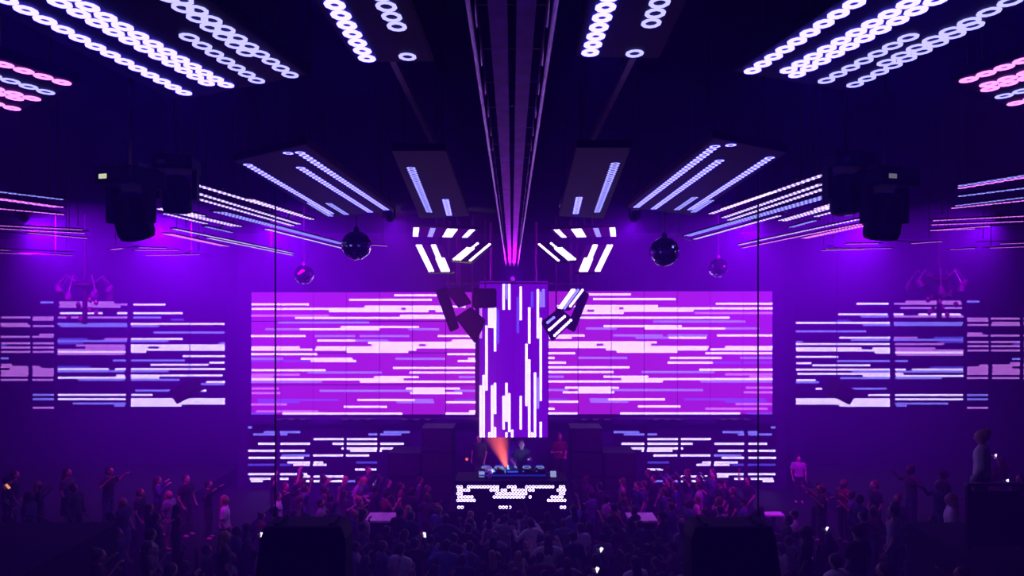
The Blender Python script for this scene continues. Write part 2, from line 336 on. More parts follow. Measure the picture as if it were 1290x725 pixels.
def ceiling_panel(label, corners, strips, h=HP, single=False, near=0.0, bars=False, group='LED panels hung under the ceiling', p=0.086):
    """corners: four pixel corners of the panel on the plane h above the eye; strips: (x0,y0,x1,y1,rows,colour,side) near end first;
       near: metres by which strips and panel go on towards the viewer"""
    cs = [onz(x, y, h) for x, y in corners]
    if near:                                         # corners 0 and 1 are the near ones, 3 and 2 the far ones
        cs[0] = cs[0]+(cs[0]-cs[3]).normalized()*near; cs[1] = cs[1]+(cs[1]-cs[2]).normalized()*near
    ctr = sum(cs, Vector())/4
    root = thing('ceiling_led_panel', label, 'light panel', ctr, group)
    loc = [c-ctr for c in cs]
    if (loc[1]-loc[0]).cross(loc[2]-loc[0]).z < 0: loc = [loc[0], loc[3], loc[2], loc[1]]
    if bars:                                         # open frame: each line of light has a narrow carrier of its own, tied by two battens
        for t in (0.2, 0.8):
            a, b = loc[0].lerp(loc[3], t), loc[1].lerp(loc[2], t)
            if (loc[1]-loc[0]).length > (loc[3]-loc[0]).length: a, b = loc[0].lerp(loc[1], t), loc[3].lerp(loc[2], t)
            MB().tube([a+Vector((0, 0, 0.028)), b+Vector((0, 0, 0.028))], 0.01, 6).build('batten', M_METAL, root)
    else:
        mb = MB(); mb.prism(loc, (0, 0, 0.05)); mb.build('backing', M_PANEL, root)
        fr = MB()
        for i in range(4):
            a, b = loc[i], loc[(i+1) % 4]; d = (b-a)
            rot = Matrix.Rotation(math.atan2(d.y, d.x), 4, 'Z').to_3x3()
            fr.box((a+b)/2+Vector((0, 0, 0.03)), (d.length+0.02, 0.02, 0.055), rot)
        fr.build('frame', M_BLACK, root)
    for i in (0, 1, 2, 3):
        q = loc[i]*0.8
        MB().tube([q+Vector((0, 0, 0.07)), q+Vector((0, 0, CEIL_Z-ctr.z))], 0.006, 5).build('hanger', M_METAL, root)
    keys = 'WPLB'
    for (x0, y0, x1, y1, rows, cc, ext) in strips:
        a, b = onz(x0, y0, h)-ctr, onz(x1, y1, h)-ctr
        d = (b-a); L = d.length; d.normalize(); a = a-d*ext*near; L += ext*near
        pv = Vector((-d.y, d.x, 0)); n = max(1, int(L/p))
        ang = math.atan2(d.y, d.x); mb = MB()
        if bars: MB().box((a+b)/2+Vector((0, 0, 0.01)), (L, p*(rows*0.92+0.1), 0.016), Matrix.Rotation(ang, 3, 'Z')).build('carrier', M_PANEL, root)
        for r in range(rows):
            for k in range(n):
                c = b-d*((k+0.5+(0.5 if r % 2 else 0))*p)+pv*((r-(rows-1)/2)*p*0.92)
                c.z = -0.002
                if single:
                    new('led_ring', RING_ME[cc], root, Matrix.Translation(c) @ Matrix.Rotation(ang, 4, 'Z') @ Matrix.Diagonal((p, p*0.98, p*0.9, 1)))
                else:
                    mb.ring(c-Vector((0, 0, 0.002)), pv, d, p*0.48, p*0.26, 8, 0)
        if not single: tag(mb.build('light_strip', CEILC[cc], root), kind='stuff')
    return root

G = 'LED panels hung under the ceiling'
# first row, overhead
ceiling_panel('big ceiling LED panel at the upper left with four slanting lines of rings', [(-30, 0), (262, 0), (385, 94), (222, 127)],
   [(20, 5, 238, 119, 1, 'W', 1), (95, 6, 282, 110, 2, 'W', 1), (215, 31, 329, 104, 1, 'L', 0), (232, 10, 316, 70, 1, 'L', 1), (252, 14, 371, 97, 1, 'L', 1)], single=True, p=0.091, near=0.9)
ceiling_panel('big ceiling LED panel at the upper right with four slanting lines of rings', [(1060, 0), (1290, 3), (1062, 113), (926, 90)],
   [(1075, 4, 942, 92, 1, 'W', 1), (1158, 3, 988, 96, 2, 'W', 1), (1160, 38, 1034, 104, 1, 'L', 0), (1270, 2, 1108, 82, 1, 'L', 1), (1250, 19, 1070, 109, 1, 'L', 0)], single=True, p=0.091, near=0.9)
ceiling_panel('narrow ceiling LED panel overhead just left of the truss', [(398, 0), (515, 0), (545, 77), (452, 78)],
   [(420, 2, 465, 77, 1, 'W', 1), (484, 2, 503, 38, 1, 'L', 1), (508, 56, 515, 75, 1, 'L', 0)], single=True, p=0.091, near=0.8)
ceiling_panel('narrow ceiling LED panel overhead just right of the truss', [(745, 0), (862, 0), (828, 73), (728, 71)],
   [(765, 2, 742, 70, 1, 'W', 1), (831, 2, 818, 34, 1, 'L', 1), (806, 54, 797, 71, 1, 'L', 0)], single=True, p=0.091, near=0.8)
ceiling_panel('ceiling LED panel cut by the left edge with pink and lavender lines', [(0, 74), (0, 134), (18, 142), (96, 104)],
   [(0, 79, 89, 106, 1, 'P', 1), (0, 97, 68, 118, 1, 'L', 1), (0, 115, 46, 127, 2, 'P', 1), (0, 131, 25, 138, 1, 'P', 1)], single=True, p=0.091, near=1.0)
ceiling_panel('ceiling LED panel cut by the right edge with pink and lavender lines', [(1290, 72), (1290, 130), (1275, 135), (1202, 101)],
   [(1290, 75, 1210, 103, 1, 'P', 1), (1290, 95, 1230, 113, 2, 'P', 1), (1290, 113, 1254, 123, 1, 'L', 1), (1290, 126, 1270, 132, 1, 'P', 1)], single=True, p=0.091, near=1.0)
# second row
ceiling_panel('slanting ceiling LED panel left of the truss with three white lines', [(296, 203), (384, 182), (496, 264), (412, 274)],
   [(374, 189, 487, 264, 1, 'W', 0), (376, 209, 467, 267, 1, 'W', 0), (357, 190, 367, 194, 1, 'W', 0), (309, 205, 418, 269, 1, 'W', 0), (388, 254, 417, 272, 1, 'L', 0), (411, 254, 437, 270, 1, 'L', 0)])
ceiling_panel('slanting ceiling LED panel right of the truss with three white lines', [(990, 192), (900, 174), (790, 261), (872, 271)],
   [(907, 179, 801, 261, 1, 'W', 0), (909, 200, 823, 263, 1, 'W', 0), (927, 179, 917, 184, 1, 'W', 0), (976, 194, 869, 264, 1, 'W', 0), (897, 251, 873, 267, 1, 'L', 0), (877, 247, 852, 264, 1, 'L', 0)])
ceiling_panel('dim ceiling LED panel beside the truss on its left with two short lines', [(495, 190), (560, 190), (590, 272), (530, 275)],
   [(516, 207, 541, 267, 1, 'L', 0), (561, 250, 566, 271, 1, 'W', 0)])
ceiling_panel('dim ceiling LED panel beside the truss on its right with two short lines', [(728, 186), (793, 186), (760, 275), (705, 272)],
   [(776, 203, 752, 267, 1, 'L', 0), (730, 247, 725, 269, 1, 'W', 0)])
# third row, sides
ceiling_panel('left ceiling LED panel with three long white lines behind the moving heads', [(228, 247), (238, 226), (404, 276), (366, 290)],
   [(242, 231, 394, 276, 1, 'V', 0), (310, 249, 380, 271, 1, 'V', 0), (245, 242, 377, 282, 1, 'V', 0), (235, 246, 369, 284, 1, 'V', 0)], bars=True)
ceiling_panel('right ceiling LED panel with three long white lines behind the moving heads', [(1054, 233), (1044, 212), (888, 268), (920, 280)],
   [(1045, 217, 895, 269, 1, 'V', 0), (978, 240, 910, 263, 1, 'V', 0), (1039, 230, 911, 274, 1, 'V', 0), (1042, 236, 918, 277, 1, 'V', 0)], bars=True)
ceiling_panel('left ceiling LED panel with a faint double line reaching the mirror ball', [(262, 268), (280, 262), (500, 311), (446, 319)],
   [(272, 265.5, 432, 307, 2, 'L', 0), (335, 288, 432, 312.5, 1, 'V', 0), (466, 308, 488, 309.6, 1, 'P', 0)], bars=True)
ceiling_panel('right ceiling LED panel with a faint double line reaching the mirror ball', [(1058, 250), (1046, 240), (815, 304), (846, 312)],
   [(1048, 245, 865, 297, 2, 'L', 0), (983, 271, 875, 301, 1, 'V', 0)], bars=True)
ceiling_panel('left ceiling LED panel with one thick white line and thin ones under it', [(192, 268), (206, 258), (312, 285), (284, 296)],
   [(206, 263, 300, 285, 2, 'V', 0), (206, 262, 250, 272, 3, 'V', 0), (203, 267.5, 260, 281.5, 1, 'V', 0), (257, 284.5, 292, 292.5, 1, 'L', 0)], bars=True)
ceiling_panel('right ceiling LED panel with one thick white line and thin ones under it', [(1090, 264), (1080, 246), (975, 279), (1000, 291)],
   [(1079, 251, 984, 278, 2, 'V', 0), (1079, 250, 1035, 263, 3, 'V', 0), (1086, 257, 1027, 272.5, 1, 'V', 0), (1030, 276.5, 996, 286, 1, 'L', 0)], bars=True)
ceiling_panel('left ceiling LED panel with long pink-white lines farthest from the viewer', [(200, 297), (212, 285), (378, 319), (350, 326)],
   [(217, 287.5, 369, 318.5, 1, 'V', 0), (260, 299, 368, 321, 1, 'V', 0), (210, 294, 285, 310, 2, 'P', 0)], bars=True)
ceiling_panel('right ceiling LED panel with long pink-white lines farthest from the viewer', [(1098, 283), (1088, 272), (922, 309), (948, 317)],
   [(1086, 275, 931, 308, 1, 'V', 0), (1088, 281, 935, 312, 1, 'P', 0), (1089, 283.5, 1012, 300, 2, 'P', 0)], bars=True)
# far sides
ceiling_panel('far left ceiling LED panel with lavender and pink lines behind haze', [(-60, 232), (-60, 262), (72, 274), (90, 248)],
   [(-60, 234, 80, 251, 1, 'L', 0), (-60, 242, 77, 261, 2, 'P', 0), (-60, 257, 81, 270, 1, 'P', 0)], bars=True)
ceiling_panel('far right ceiling LED panel with blue and pink lines behind haze', [(1350, 216), (1350, 252), (1198, 266), (1204, 232)],
   [(1350, 213, 1207, 237, 1, 'P', 0), (1350, 211, 1207, 234, 1, 'L', 0), (1350, 229, 1207, 247, 1, 'L', 0), (1350, 241, 1203, 259, 1, 'L', 0), (1350, 246, 1198, 262, 1, 'P', 0)], bars=True)
ceiling_panel('far left ceiling LED panel with three pink lines', [(-60, 279), (-60, 292), (100, 303), (116, 290)],
   [(-60, 281, 104, 289, 1, 'P', 0), (-60, 284.5, 107, 293.5, 1, 'P', 0), (35, 293, 110, 300, 1, 'P', 0)], bars=True)
ceiling_panel('far right ceiling LED panel with three pink lines', [(1350, 266), (1350, 284), (1180, 293), (1168, 276)],
   [(1350, 269, 1175, 277.5, 1, 'P', 0), (1350, 276, 1173, 283, 1, 'P', 0), (1254, 284, 1172, 290, 1, 'P', 0), (1235, 287.5, 1171, 290, 1, 'P', 0)], bars=True)
ceiling_panel('distant ceiling LED panel with short pink dashes at the left edge', [(-40, 311), (-40, 319), (80, 324), (98, 317)],
   [(-40, 313, 13, 315, 1, 'P', 0), (-40, 316, 40, 320.5, 1, 'P', 0), (63, 320, 91, 321.5, 1, 'P', 0)], bars=True)
ceiling_panel('distant ceiling LED panel with short pink dashes at the right edge', [(1340, 300), (1340, 312), (1240, 315), (1226, 304)],
   [(1340, 304, 1260, 307, 1, 'P', 0), (1340, 309, 1247, 312, 1, 'P', 0), (1230, 312.3, 1197, 314, 1, 'P', 0)], bars=True)
ceiling_panel('distant ceiling LED panel with pink dashes above the left side screen', [(130, 311), (150, 308), (262, 319), (250, 324)],
   [(138, 314.3, 155, 312.5, 1, 'P', 0), (170, 311.5, 210, 312.3, 1, 'P', 0), (168, 315, 225, 315, 1, 'P', 0), (184, 321.5, 252, 320.2, 1, 'P', 0)], bars=True)
ceiling_panel('distant ceiling LED panel with pink dashes above the right side screen', [(1192, 303), (1130, 300), (1025, 313), (1040, 319)],
   [(1187, 303.8, 1148, 306.5, 1, 'P', 0), (1111, 306.5, 1065, 307, 1, 'P', 0), (1124, 312.5, 1040, 313.5, 1, 'P', 0), (1090, 314, 1034, 315.3, 1, 'P', 0)], bars=True)

# ------------------------------------------------------------------ facet panels round the column top
def facet(label, quad, strips, thick=0.08, group='small tilted LED panels round the column top', base=None, cols=12, rows=12):
    """quad: four (x, y, depth) corners tl, tr, br, bl of the front face; strips (u0,u1,v0,v1,colour) lit cells along u,v in 0..1"""
    cs = [P(*q) for q in quad]; ctr = sum(cs, Vector())/4
    root = thing('facet_panel', label, 'light panel', ctr, group)
    tl, tr_, br, bl = [c-ctr for c in cs]
    n = (tr_-tl).cross(bl-tl).normalized()
    if n.y > 0: n = -n                                     # front faces the viewer
    MB().prism([tl-n*0.004, bl-n*0.004, br-n*0.004, tr_-n*0.004], -n*thick).build('backing', base or M_PANEL, root)
    fr = MB()
    for a, b in ((tl, tr_), (tr_, br), (br, bl), (bl, tl)): fr.tube([a-n*0.04, b-n*0.04], 0.035, 4)
    fr.build('frame', M_BLACK, root)
    MB().tube([-n*thick, -n*thick+Vector((0, 0.2, 0.25)), Vector((0, 0.35, CEIL_Z-ctr.z))], 0.025, 6).build('hanger', M_METAL, root)
    for (u0, u1, v0, v1, cc) in strips:
        mb = MB()
        nc = max(1, round((tr_-tl).length*(u1-u0)/0.075)); nr = max(1, round((bl-tl).length*(v1-v0)/0.075))
        for i in range(nc):
            for j in range(nr):
                u = u0+(u1-u0)*(i+0.5)/nc; v = v0+(v1-v0)*(j+0.5)/nr
                c = (tl*(1-u)+tr_*u)*(1-v)+(bl*(1-u)+br*u)*v
                e1 = (tr_-tl).normalized(); e2 = n.cross(e1)
                mb.ring(c+n*0.004, e1, e2, 0.042, 0.015, 8)
        tag(mb.build('light_strip', WALLC[cc], root), kind='stuff')
    return root
FG = emis('facet_field', (0.16, 0.006, 0.4), 0.5)
def mq(q): return [(1296-x, y, d) for x, y, d in (q[1], q[0], q[3], q[2])]
F1 = [(521, 286, 16.4), (603, 289, 16.4), (592, 299, 17.2), (520, 297.5, 17.2)]
S1 = [(0.0, 0.09, 0, 1, 'W'), (0.26, 0.34, 0, 1, 'L'), (0.52, 0.68, 0, 1, 'W'), (0.86, 0.95, 0, 1, 'W')]
facet('flat lit strip panel high left of the column', F1, S1, base=FG)
facet('flat lit strip panel high right of the column', mq(F1), [(1-b, 1-a, c, d, e) for a, b, c, d, e in S1], base=FG)
F2 = [(523, 308, 17.7), (558, 308, 17.7), (571, 342, 17.2), (540, 342, 17.2)]
S2 = [(0.0, 0.24, 0, 1, 'W'), (0.56, 0.74, 0, 0.5, 'W'), (0.52, 0.86, 0.5, 1, 'W')]
facet('steep lit panel with two thick white bars left of the column', F2, S2, base=FG)
facet('steep lit panel with two thick white bars right of the column', mq(F2), [(1-b, 1-a, c, d, e) for a, b, c, d, e in S2], base=FG)
F3 = [(596, 305, 18.0), (620, 307, 18.0), (594, 329, 17.6), (569, 327, 17.6)]
S3 = [(0.0, 0.45, 0.3, 1, 'W'), (0.18, 0.38, 0, 0.3, 'W'), (0.8, 1.0, 0, 1, 'W')]
facet('slanted lit panel with two white bars against the truss on its left', F3, S3)
facet('slanted lit panel with two white bars against the truss on its right', mq(F3), [(1-b, 1-a, c, d, e) for a, b, c, d, e in S3])
# dark ones seen from behind, left; lit ones right
facet('narrow unlit panel leaning outwards left of the column', [(551, 366, 19.0), (563, 362, 19.3), (578, 412, 19.3), (569, 416, 19.0)], [])
facet('unlit square panel tilted above another left of the column', [(562, 366, 19.2), (580, 363, 19.0), (592, 381, 18.8), (577, 386, 19.0)], [])
facet('unlit diamond panel hanging lowest left of the column', [(574, 400, 18.9), (592, 388, 18.7), (610, 404, 18.5), (598, 431, 18.7)], [])
facet('unlit square panel in front of the column top on its left', [(598, 364, 18.8), (624, 364, 18.8), (624, 386, 18.7), (597, 386, 18.7)], [])
facet('narrow unlit panel leaning outwards right of the column', [(733, 366, 19.2), (740, 370, 19.0), (722, 416, 19.0), (714, 412, 19.2)], [])
facet('lit panel with three slanting bars tilted right of the column', [(720, 364, 19.1), (737, 364, 19.1), (718, 389, 18.9), (702, 389, 18.9)], [(0.0, 0.34, 0, 1, 'W'), (0.45, 0.6, 0, 1, 'L'), (0.78, 0.95, 0, 0.9, 'W')])
facet('lit diamond panel with slanting bars hanging lowest right of the column', [(683, 406, 18.7), (705, 389, 18.7), (722, 403, 18.7), (696, 428, 18.7)],
      [(0.15, 0.6, 0.12, 0.22, 'L'), (0.05, 0.95, 0.42, 0.6, 'W'), (0.1, 1.0, 0.84, 0.98, 'W')])

# ------------------------------------------------------------------ central truss
TZ = CZ+1.16
tr = thing('ceiling_truss', 'long steel truss running overhead to the column', 'truss', (0, 10, TZ))
Y0, Y1 = -8.4, 8.7
for s in (-1, 1):
    MB().box((s*0.056, (Y0+Y1)/2, 0.05), (0.075, Y1-Y0, 0.1)).build('beam', mat('beam_paint', (0.45, 0.05, 0.8), 0.5, 0.0, spec=0.1), tr)
    MB().tube([(s*0.168, Y0, 0.0), (s*0.168, Y1, 0.0)], 0.011, 8).build('chord', M_ALU, tr)
    MB().tube([(s*0.168, Y0, 0.22), (s*0.168, Y1, 0.22)], 0.011, 8).build('chord', M_ALU, tr)
for k in range(34):
    y = Y0+0.3+k*0.5
    MB().tube([(-0.168, y, 0.22), (0.168, y, 0.22)], 0.008, 6).build('brace', M_METAL, tr)
    for s in (-1, 1): MB().tube([(s*0.168, y, 0), (s*0.168, y+0.25, 0.22), (s*0.168, y+0.5, 0)], 0.007, 5).build('brace', M_METAL, tr)
for y in (-6, -1, 4, 8): MB().tube([(0, y, 0.1), (0, y, CEIL_Z-TZ)], 0.012, 6).build('hanger', M_METAL, tr)
for s in (-1, 1):
    r = thing('ceiling_rail', 'thin dark rail on the ceiling %s of the truss' % ('left' if s < 0 else 'right'), 'rail', (s*0.72, 6.0, CZ+1.5))
    MB().box((0, 0, 0), (0.04, 7.0, 0.06)).build('bar', M_METAL, r)
    for y in (-3, 0, 3): MB().tube([(0, y, 0.03), (0, y, CEIL_Z-CZ-1.5)], 0.012, 6).build('hanger', M_METAL, r)


# ------------------------------------------------------------------ moving heads and wash lamps under the ceiling
def spot(name, parent, loc, target, col, watts, angle, blend=1.0, radius=0.15):
    l = bpy.data.lights.new(name, 'SPOT'); l.color = col; l.energy = watts; l.spot_size = math.radians(angle); l.spot_blend = blend; l.shadow_soft_size = radius
    o = bpy.data.objects.new(name, l); COL.objects.link(o); o.parent = parent; o.location = loc
    o.rotation_euler = (Vector(target)-Vector(loc)).to_track_quat('-Z', 'Y').to_euler()
    return o
def moving_head(label, at, tilt, pan, group=None, size=1.0, lens=None, display=None, drop=None):
    """hung upside down: at = underside of the base; tilt of the head from straight down, pan round z"""
    r = thing('moving_head_light', label, 'stage light', at, group, rot=(0, 0, pan))
    s = size
    MB().box((0, 0, 0.07*s), (0.36*s, 0.34*s, 0.14*s)).build('base', M_BLACK, r, bevel=0.015*s)
    MB().box((-0.09*s, -0.172*s, 0.06*s), (0.07*s, 0.006, 0.035*s)).build('display', display or M_METAL, r)
    for k in (-1, 1):
        MB().box((k*0.1*s, 0, 0.16*s), (0.04*s, 0.1*s, 0.05*s)).build('clamp', M_METAL, r)
        y = MB(); y.box((k*0.17*s, 0, -0.13*s), (0.045*s, 0.11*s, 0.3*s)); y.build('yoke_arm', M_BLACK, r, bevel=0.01*s)
    rot = Matrix.Rotation(tilt, 3, 'X')
    h = MB(); h.lathe([(0.06*s, 0.16*s), (0.115*s, 0.13*s), (0.13*s, 0.02*s), (0.135*s, -0.16*s), (0.12*s, -0.2*s), (0.105*s, -0.205*s)], (0, 0, -0.2*s), 18, 0, rot)
    hd = h.build('head', M_BLACK, r, smooth=False)
    MB().lathe([(0.1*s, -0.206*s), (0.085*s, -0.214*s), (0.01*s, -0.218*s)], (0, 0, -0.2*s), 18, 0, rot).build('lens', lens or mat('dark_lens', (0.05, 0.05, 0.08), 0.08), hd)
    top = CEIL_Z-at[2] if drop is None else drop
    MB().tube([(0, 0, 0.16*s), (0, 0, top)], 0.018, 6).build('hanging_pole', M_METAL, r)
    return r
disp = emis('lcd_pale', (0.75, 0.8, 0.5), 0.9); disp2 = emis('lcd_dim', (0.4, 0.4, 0.45), 0.35)
GM = 'moving heads hung in front of the ceiling panels'
moving_head('dark moving head with a lit pale display, outermost on the left', P(165, 236, 4.6), 0.35, -0.25, GM, 0.92, display=disp)
moving_head('dark moving head without lit display left of the ceiling lines', P(223, 216, 5.0), 0.1, 0.2, GM, 0.8)
moving_head('dark moving head without lit display right of the ceiling lines', P(1064, 214, 5.0), -0.1, 0.1, GM, 0.85)
moving_head('dark moving head with a thin lit display, outermost on the right', P(1114, 237, 4.8), 0.2, 0.25, GM, 0.95, display=disp2)
wl = emis('wash_lens', (0.35, 0.02, 1.0), 0.9)
GW = 'purple wash lights hung before the back wall'
WASH = [(-11.2, 'outermost on the left', 7400), (-8.4, 'third from the truss on the left', 8600), (-5.6, 'second from the truss on the left', 4800), (-2.8, 'next to the truss on the left', 1100),
        (2.8, 'next to the truss on the right', 1100), (5.6, 'second from the truss on the right', 4300), (8.4, 'third from the truss on the right', 6800), (11.2, 'outermost on the right', 3600)]
for (x, t, e) in WASH:
    r = moving_head('small purple wash light %s' % t, (x, 14.5, 9.2), 1.0, 0, GW, 0.7, lens=wl)
    spot('wash_lamp', r, (0, 0.22, -0.28), (0, 9, -4.3), (0.66, 0.0, 1.0), e, 120, 1.0, 0.2)

# ------------------------------------------------------------------ mirror balls
def mirror_ball(label, c, rad):
    r = thing('mirror_ball', label, 'mirror ball', c, 'mirror balls')
    MB().ball((0, 0, 0), rad*0.985, 20, 14).build('core', M_BLACK, r, smooth=True)
    t = MB(); nv = 18
    for j in range(nv):
        th = math.pi*(j+0.5)/nv; n = max(4, int(2*nv*math.sin(th)))
        for i in range(n):
            ph = 2*math.pi*(i+0.5*(j % 2))/n; nr = Vector((math.sin(th)*math.cos(ph), math.sin(th)*math.sin(ph), math.cos(th)))
            u = Vector((-math.sin(ph), math.cos(ph), 0)); v = nr.cross(u); hw = math.pi*rad*math.sin(th)/n*0.9; hh = math.pi*rad/nv/2*0.9
            nn = (nr+u*RNG.uniform(-.14, .14)+v*RNG.uniform(-.14, .14)).normalized(); u = (u-nn*u.dot(nn)).normalized(); v = nn.cross(u)
            c0 = nr*rad*1.004
            t.add([c0-u*hw-v*hh, c0+u*hw-v*hh, c0+u*hw+v*hh, c0-u*hw+v*hh], [(0, 1, 2, 3)])
    tag(t.build('mirror_tiles', mat('mirror_glass', (0.85, 0.75, 0.85), 0.06, 1.0), r), kind='stuff')
    MB().lathe([(0.05, 0), (0.05, 0.05), (0.02, 0.09)], (0, 0, rad*0.98), 12).build('motor_cap', M_METAL, r)
    MB().tube([(0, 0, rad), (0, 0, CEIL_Z-c[2])], 0.008, 6).build('chain', M_METAL, r)
mirror_ball('larger mirror ball hanging left of the truss', P(449, 309, 11.0), 0.25)
mirror_ball('small mirror ball above the left wide screen', P(383, 346, 16.4), 0.245)
mirror_ball('larger mirror ball hanging right of the truss', P(837, 317, 11.0), 0.25)
mirror_ball('small mirror ball above the right wide screen', P(905, 337, 16.4), 0.245)

# ------------------------------------------------------------------ hanging lamp clusters before the side screens
def cluster(label, x, y0, y1, d, side):
    c = P(x, y0, d); k = d/FPX
    r = thing('hanging_lamp_cluster', label, 'chandelier', c, 'hanging lamp clusters')
    H = (y1-y0)*k
    MB().tube([(0, 0, CEIL_Z-c.z), (0, 0, -H)], [0.03, 0.07], 10).build('stem', M_BLACK, r)
    MB().lathe([(0.2, 0.0), (0.34, -0.05), (0.36, -0.12), (0.12, -0.2)], (0, 0, -0.05), 16).build('hub', M_BLACK, r)
    for q in range(7):
        a = 2*math.pi*q/7+0.3*side; R = 0.62+0.12*(q % 2); zz = -0.25-0.3*((q*3) % 4)/4
        u = Vector((math.cos(a), math.sin(a), 0))
        arm = MB().tube([u*0.2+Vector((0, 0, -0.1)), u*R*0.7+Vector((0, 0, 0.12)), u*R+Vector((0, 0, zz+0.12))], 0.018, 6).build('arm', M_METAL, r)
        MB().lathe([(0.04, 0.12), (0.09, 0.06), (0.1, -0.1), (0.085, -0.12)], u*R+Vector((0, 0, zz)), 12, 0, Matrix.Rotation(0.5*math.cos(a), 3, 'Y')).build('lamp_can', mat('can_paint', (0.03, 0.02, 0.04), 0.5, 0.2), arm)
    for q in range(9):
        a = 2*math.pi*q/9; R = 0.15+0.12*(q % 3); zz = -H*(0.45+0.5*((q*5) % 9)/9)
        MB().ball((R*math.cos(a), R*math.sin(a), zz), (0.06, 0.06, 0.09), 8, 6).build('crystal_drop', mat('pink_crystal', (0.06, 0.01, 0.05), 0.2), r)
cluster('dark lamp cluster hanging before the left side screen', 107, 352, 408, 18.0, 1)
cluster('dark lamp cluster hanging before the right side screen', 1183, 345, 402, 18.0, -1)

# ------------------------------------------------------------------ loudspeakers
def speaker(name, label, loc, size, rot=(0, 0, 0), group=None, taper=1.0, hung=None):
    r = thing(name, label, 'loudspeaker', loc, group, rot)
    w_, d_, h_ = size
    b = MB(); x, y = w_/2, d_/2
    b.prism([(-x, -y, 0), (-x*taper, y, 0), (x*taper, y, 0), (x, -y, 0)][::-1], (0, 0, h_)); b.build('cabinet', M_BLACK, r, bevel=min(w_, h_)*0.03)
    MB().box((0, -y-0.008, h_/2), (w_*0.9, 0.016, h_*0.88)).build('grille', mat('speaker_grille', (0.03, 0.03, 0.035), 0.5, 0.5, scale=220, noise=0.8), r)
    for s in (-1, 1):
        MB().tube([(s*x*0.93, -0.09, h_*0.55), (s*(x+0.025), -0.07, h_*0.55), (s*(x+0.025), 0.07, h_*0.55), (s*x*0.93, 0.09, h_*0.55)], 0.012, 6).build('handle', M_METAL, r)
    return r
# flown boxes in the foreground
for s, x, lab, cx_ in ((-1, 381, 'black flown loudspeaker cabinet on a cable at the bottom left', 347), (1, 925, 'black flown loudspeaker cabinet on a cable at the bottom right', 955)):
    c = P(x, 676, 7.0); h_ = 0.95
    r = thing('flown_loudspeaker', lab, 'loudspeaker', (c.x, 7.3, P(0, 663, 7.0).z-h_), 'flown loudspeakers in the foreground')
    b = MB(); outl = [(-0.42, h_), (0.42, h_), (0.47, h_*0.85), (0.47 if s < 0 else 0.58, 0), (-0.58 if s < 0 else -0.47, 0), (-0.47, h_*0.85)]
    b.prism([(p, -0.3, q) for p, q in outl][::-1], (0, 0.36, 0)); b.build('cabinet', M_BLACK, r, bevel=0.02)
    MB().box((0, 0.07, h_/2), (0.8, 0.02, h_*0.8)).build('grille', mat('speaker_grille', (0.03, 0.03, 0.035), 0.5, 0.5), r)
    for k in (-1, 1): MB().box((k*0.3, -0.12, h_+0.012), (0.05, 0.3, 0.024)).build('rigging_bar', M_BLACK, r)
    a = P(cx_, 640, 7.3)-Vector(r.location)
    MB().tube([(a.x, 0, h_+0.02), (a.x, 0, CEIL_Z-r.location.z)], 0.009, 6).build('steel_cable', M_BLACK, r)
    MB().tube([(a.x, 0, h_+0.02), (a.x+s*-0.0, 0.0, h_+0.1)], [0.035, 0.012], 8).build('shackle', M_METAL, r)
# tilted boxes before the side screens
for s, x, y, lab in ((-1, 236, 490, 'tilted dark loudspeaker hanging before the left side screen'), (1, 1057, 491, 'tilted dark loudspeaker hanging before the right side screen')):
    c = P(x, y, 20.5)
    r = thing('tilted_loudspeaker', lab, 'loudspeaker', c, 'tilted loudspeakers', (0.3, s*0.42, s*0.5))
    b = MB(); b.prism([(-0.42, -0.3, -0.26), (0.42, -0.3, -0.26), (0.3, 0.3, -0.26), (-0.3, 0.3, -0.26)][::-1], (0, 0, 0.5)); b.build('cabinet', M_BLACK, r, bevel=0.02)
    MB().box((0, -0.31, 0), (0.76, 0.02, 0.44)).build('grille', mat('speaker_grille', (0.03, 0.03, 0.035), 0.5, 0.5), r)
    rr = Euler((0.3, s*0.42, s*0.5)).to_matrix().inverted()
    y_ = MB()
    for k in (-1, 1): y_.tube([rr @ Vector((k*0.12, 0.1, 0.15)), rr @ Vector((0, 0.15, 0.55)), rr @ Vector((0, 0.15, CEIL_Z-c.z))], 0.014, 6)
    y_.build('hanging_bracket', M_BLACK, r)
# stacks beside the stage
for s, side in ((-1, 'left'), (1, 'right')):
    for i, xx in enumerate((2.35, 3.4)):
        n = (4, 3)[i]
        for k in range(n):
            where = ('bottom', 'second from the floor', 'third from the floor', 'topmost')[k] if n == 4 else ('bottom', 'middle', 'topmost')[k]
            speaker('speaker_cabinet', 'black stacked speaker cabinet %s of the DJ, %s column, %s' % (side, ('inner', 'outer')[i], where), (s*(xx+0.02), 20.6, 0.78*k), (1.02, 0.9, 0.775), group='speaker stacks beside the stage')
    r = thing('tall_amplifier_rack', 'narrow dark rack with faint light lines on the %s speaker stack' % side, 'rack', (s*2.7, 20.7, 3.12), 'racks on the speaker stacks') if False else None

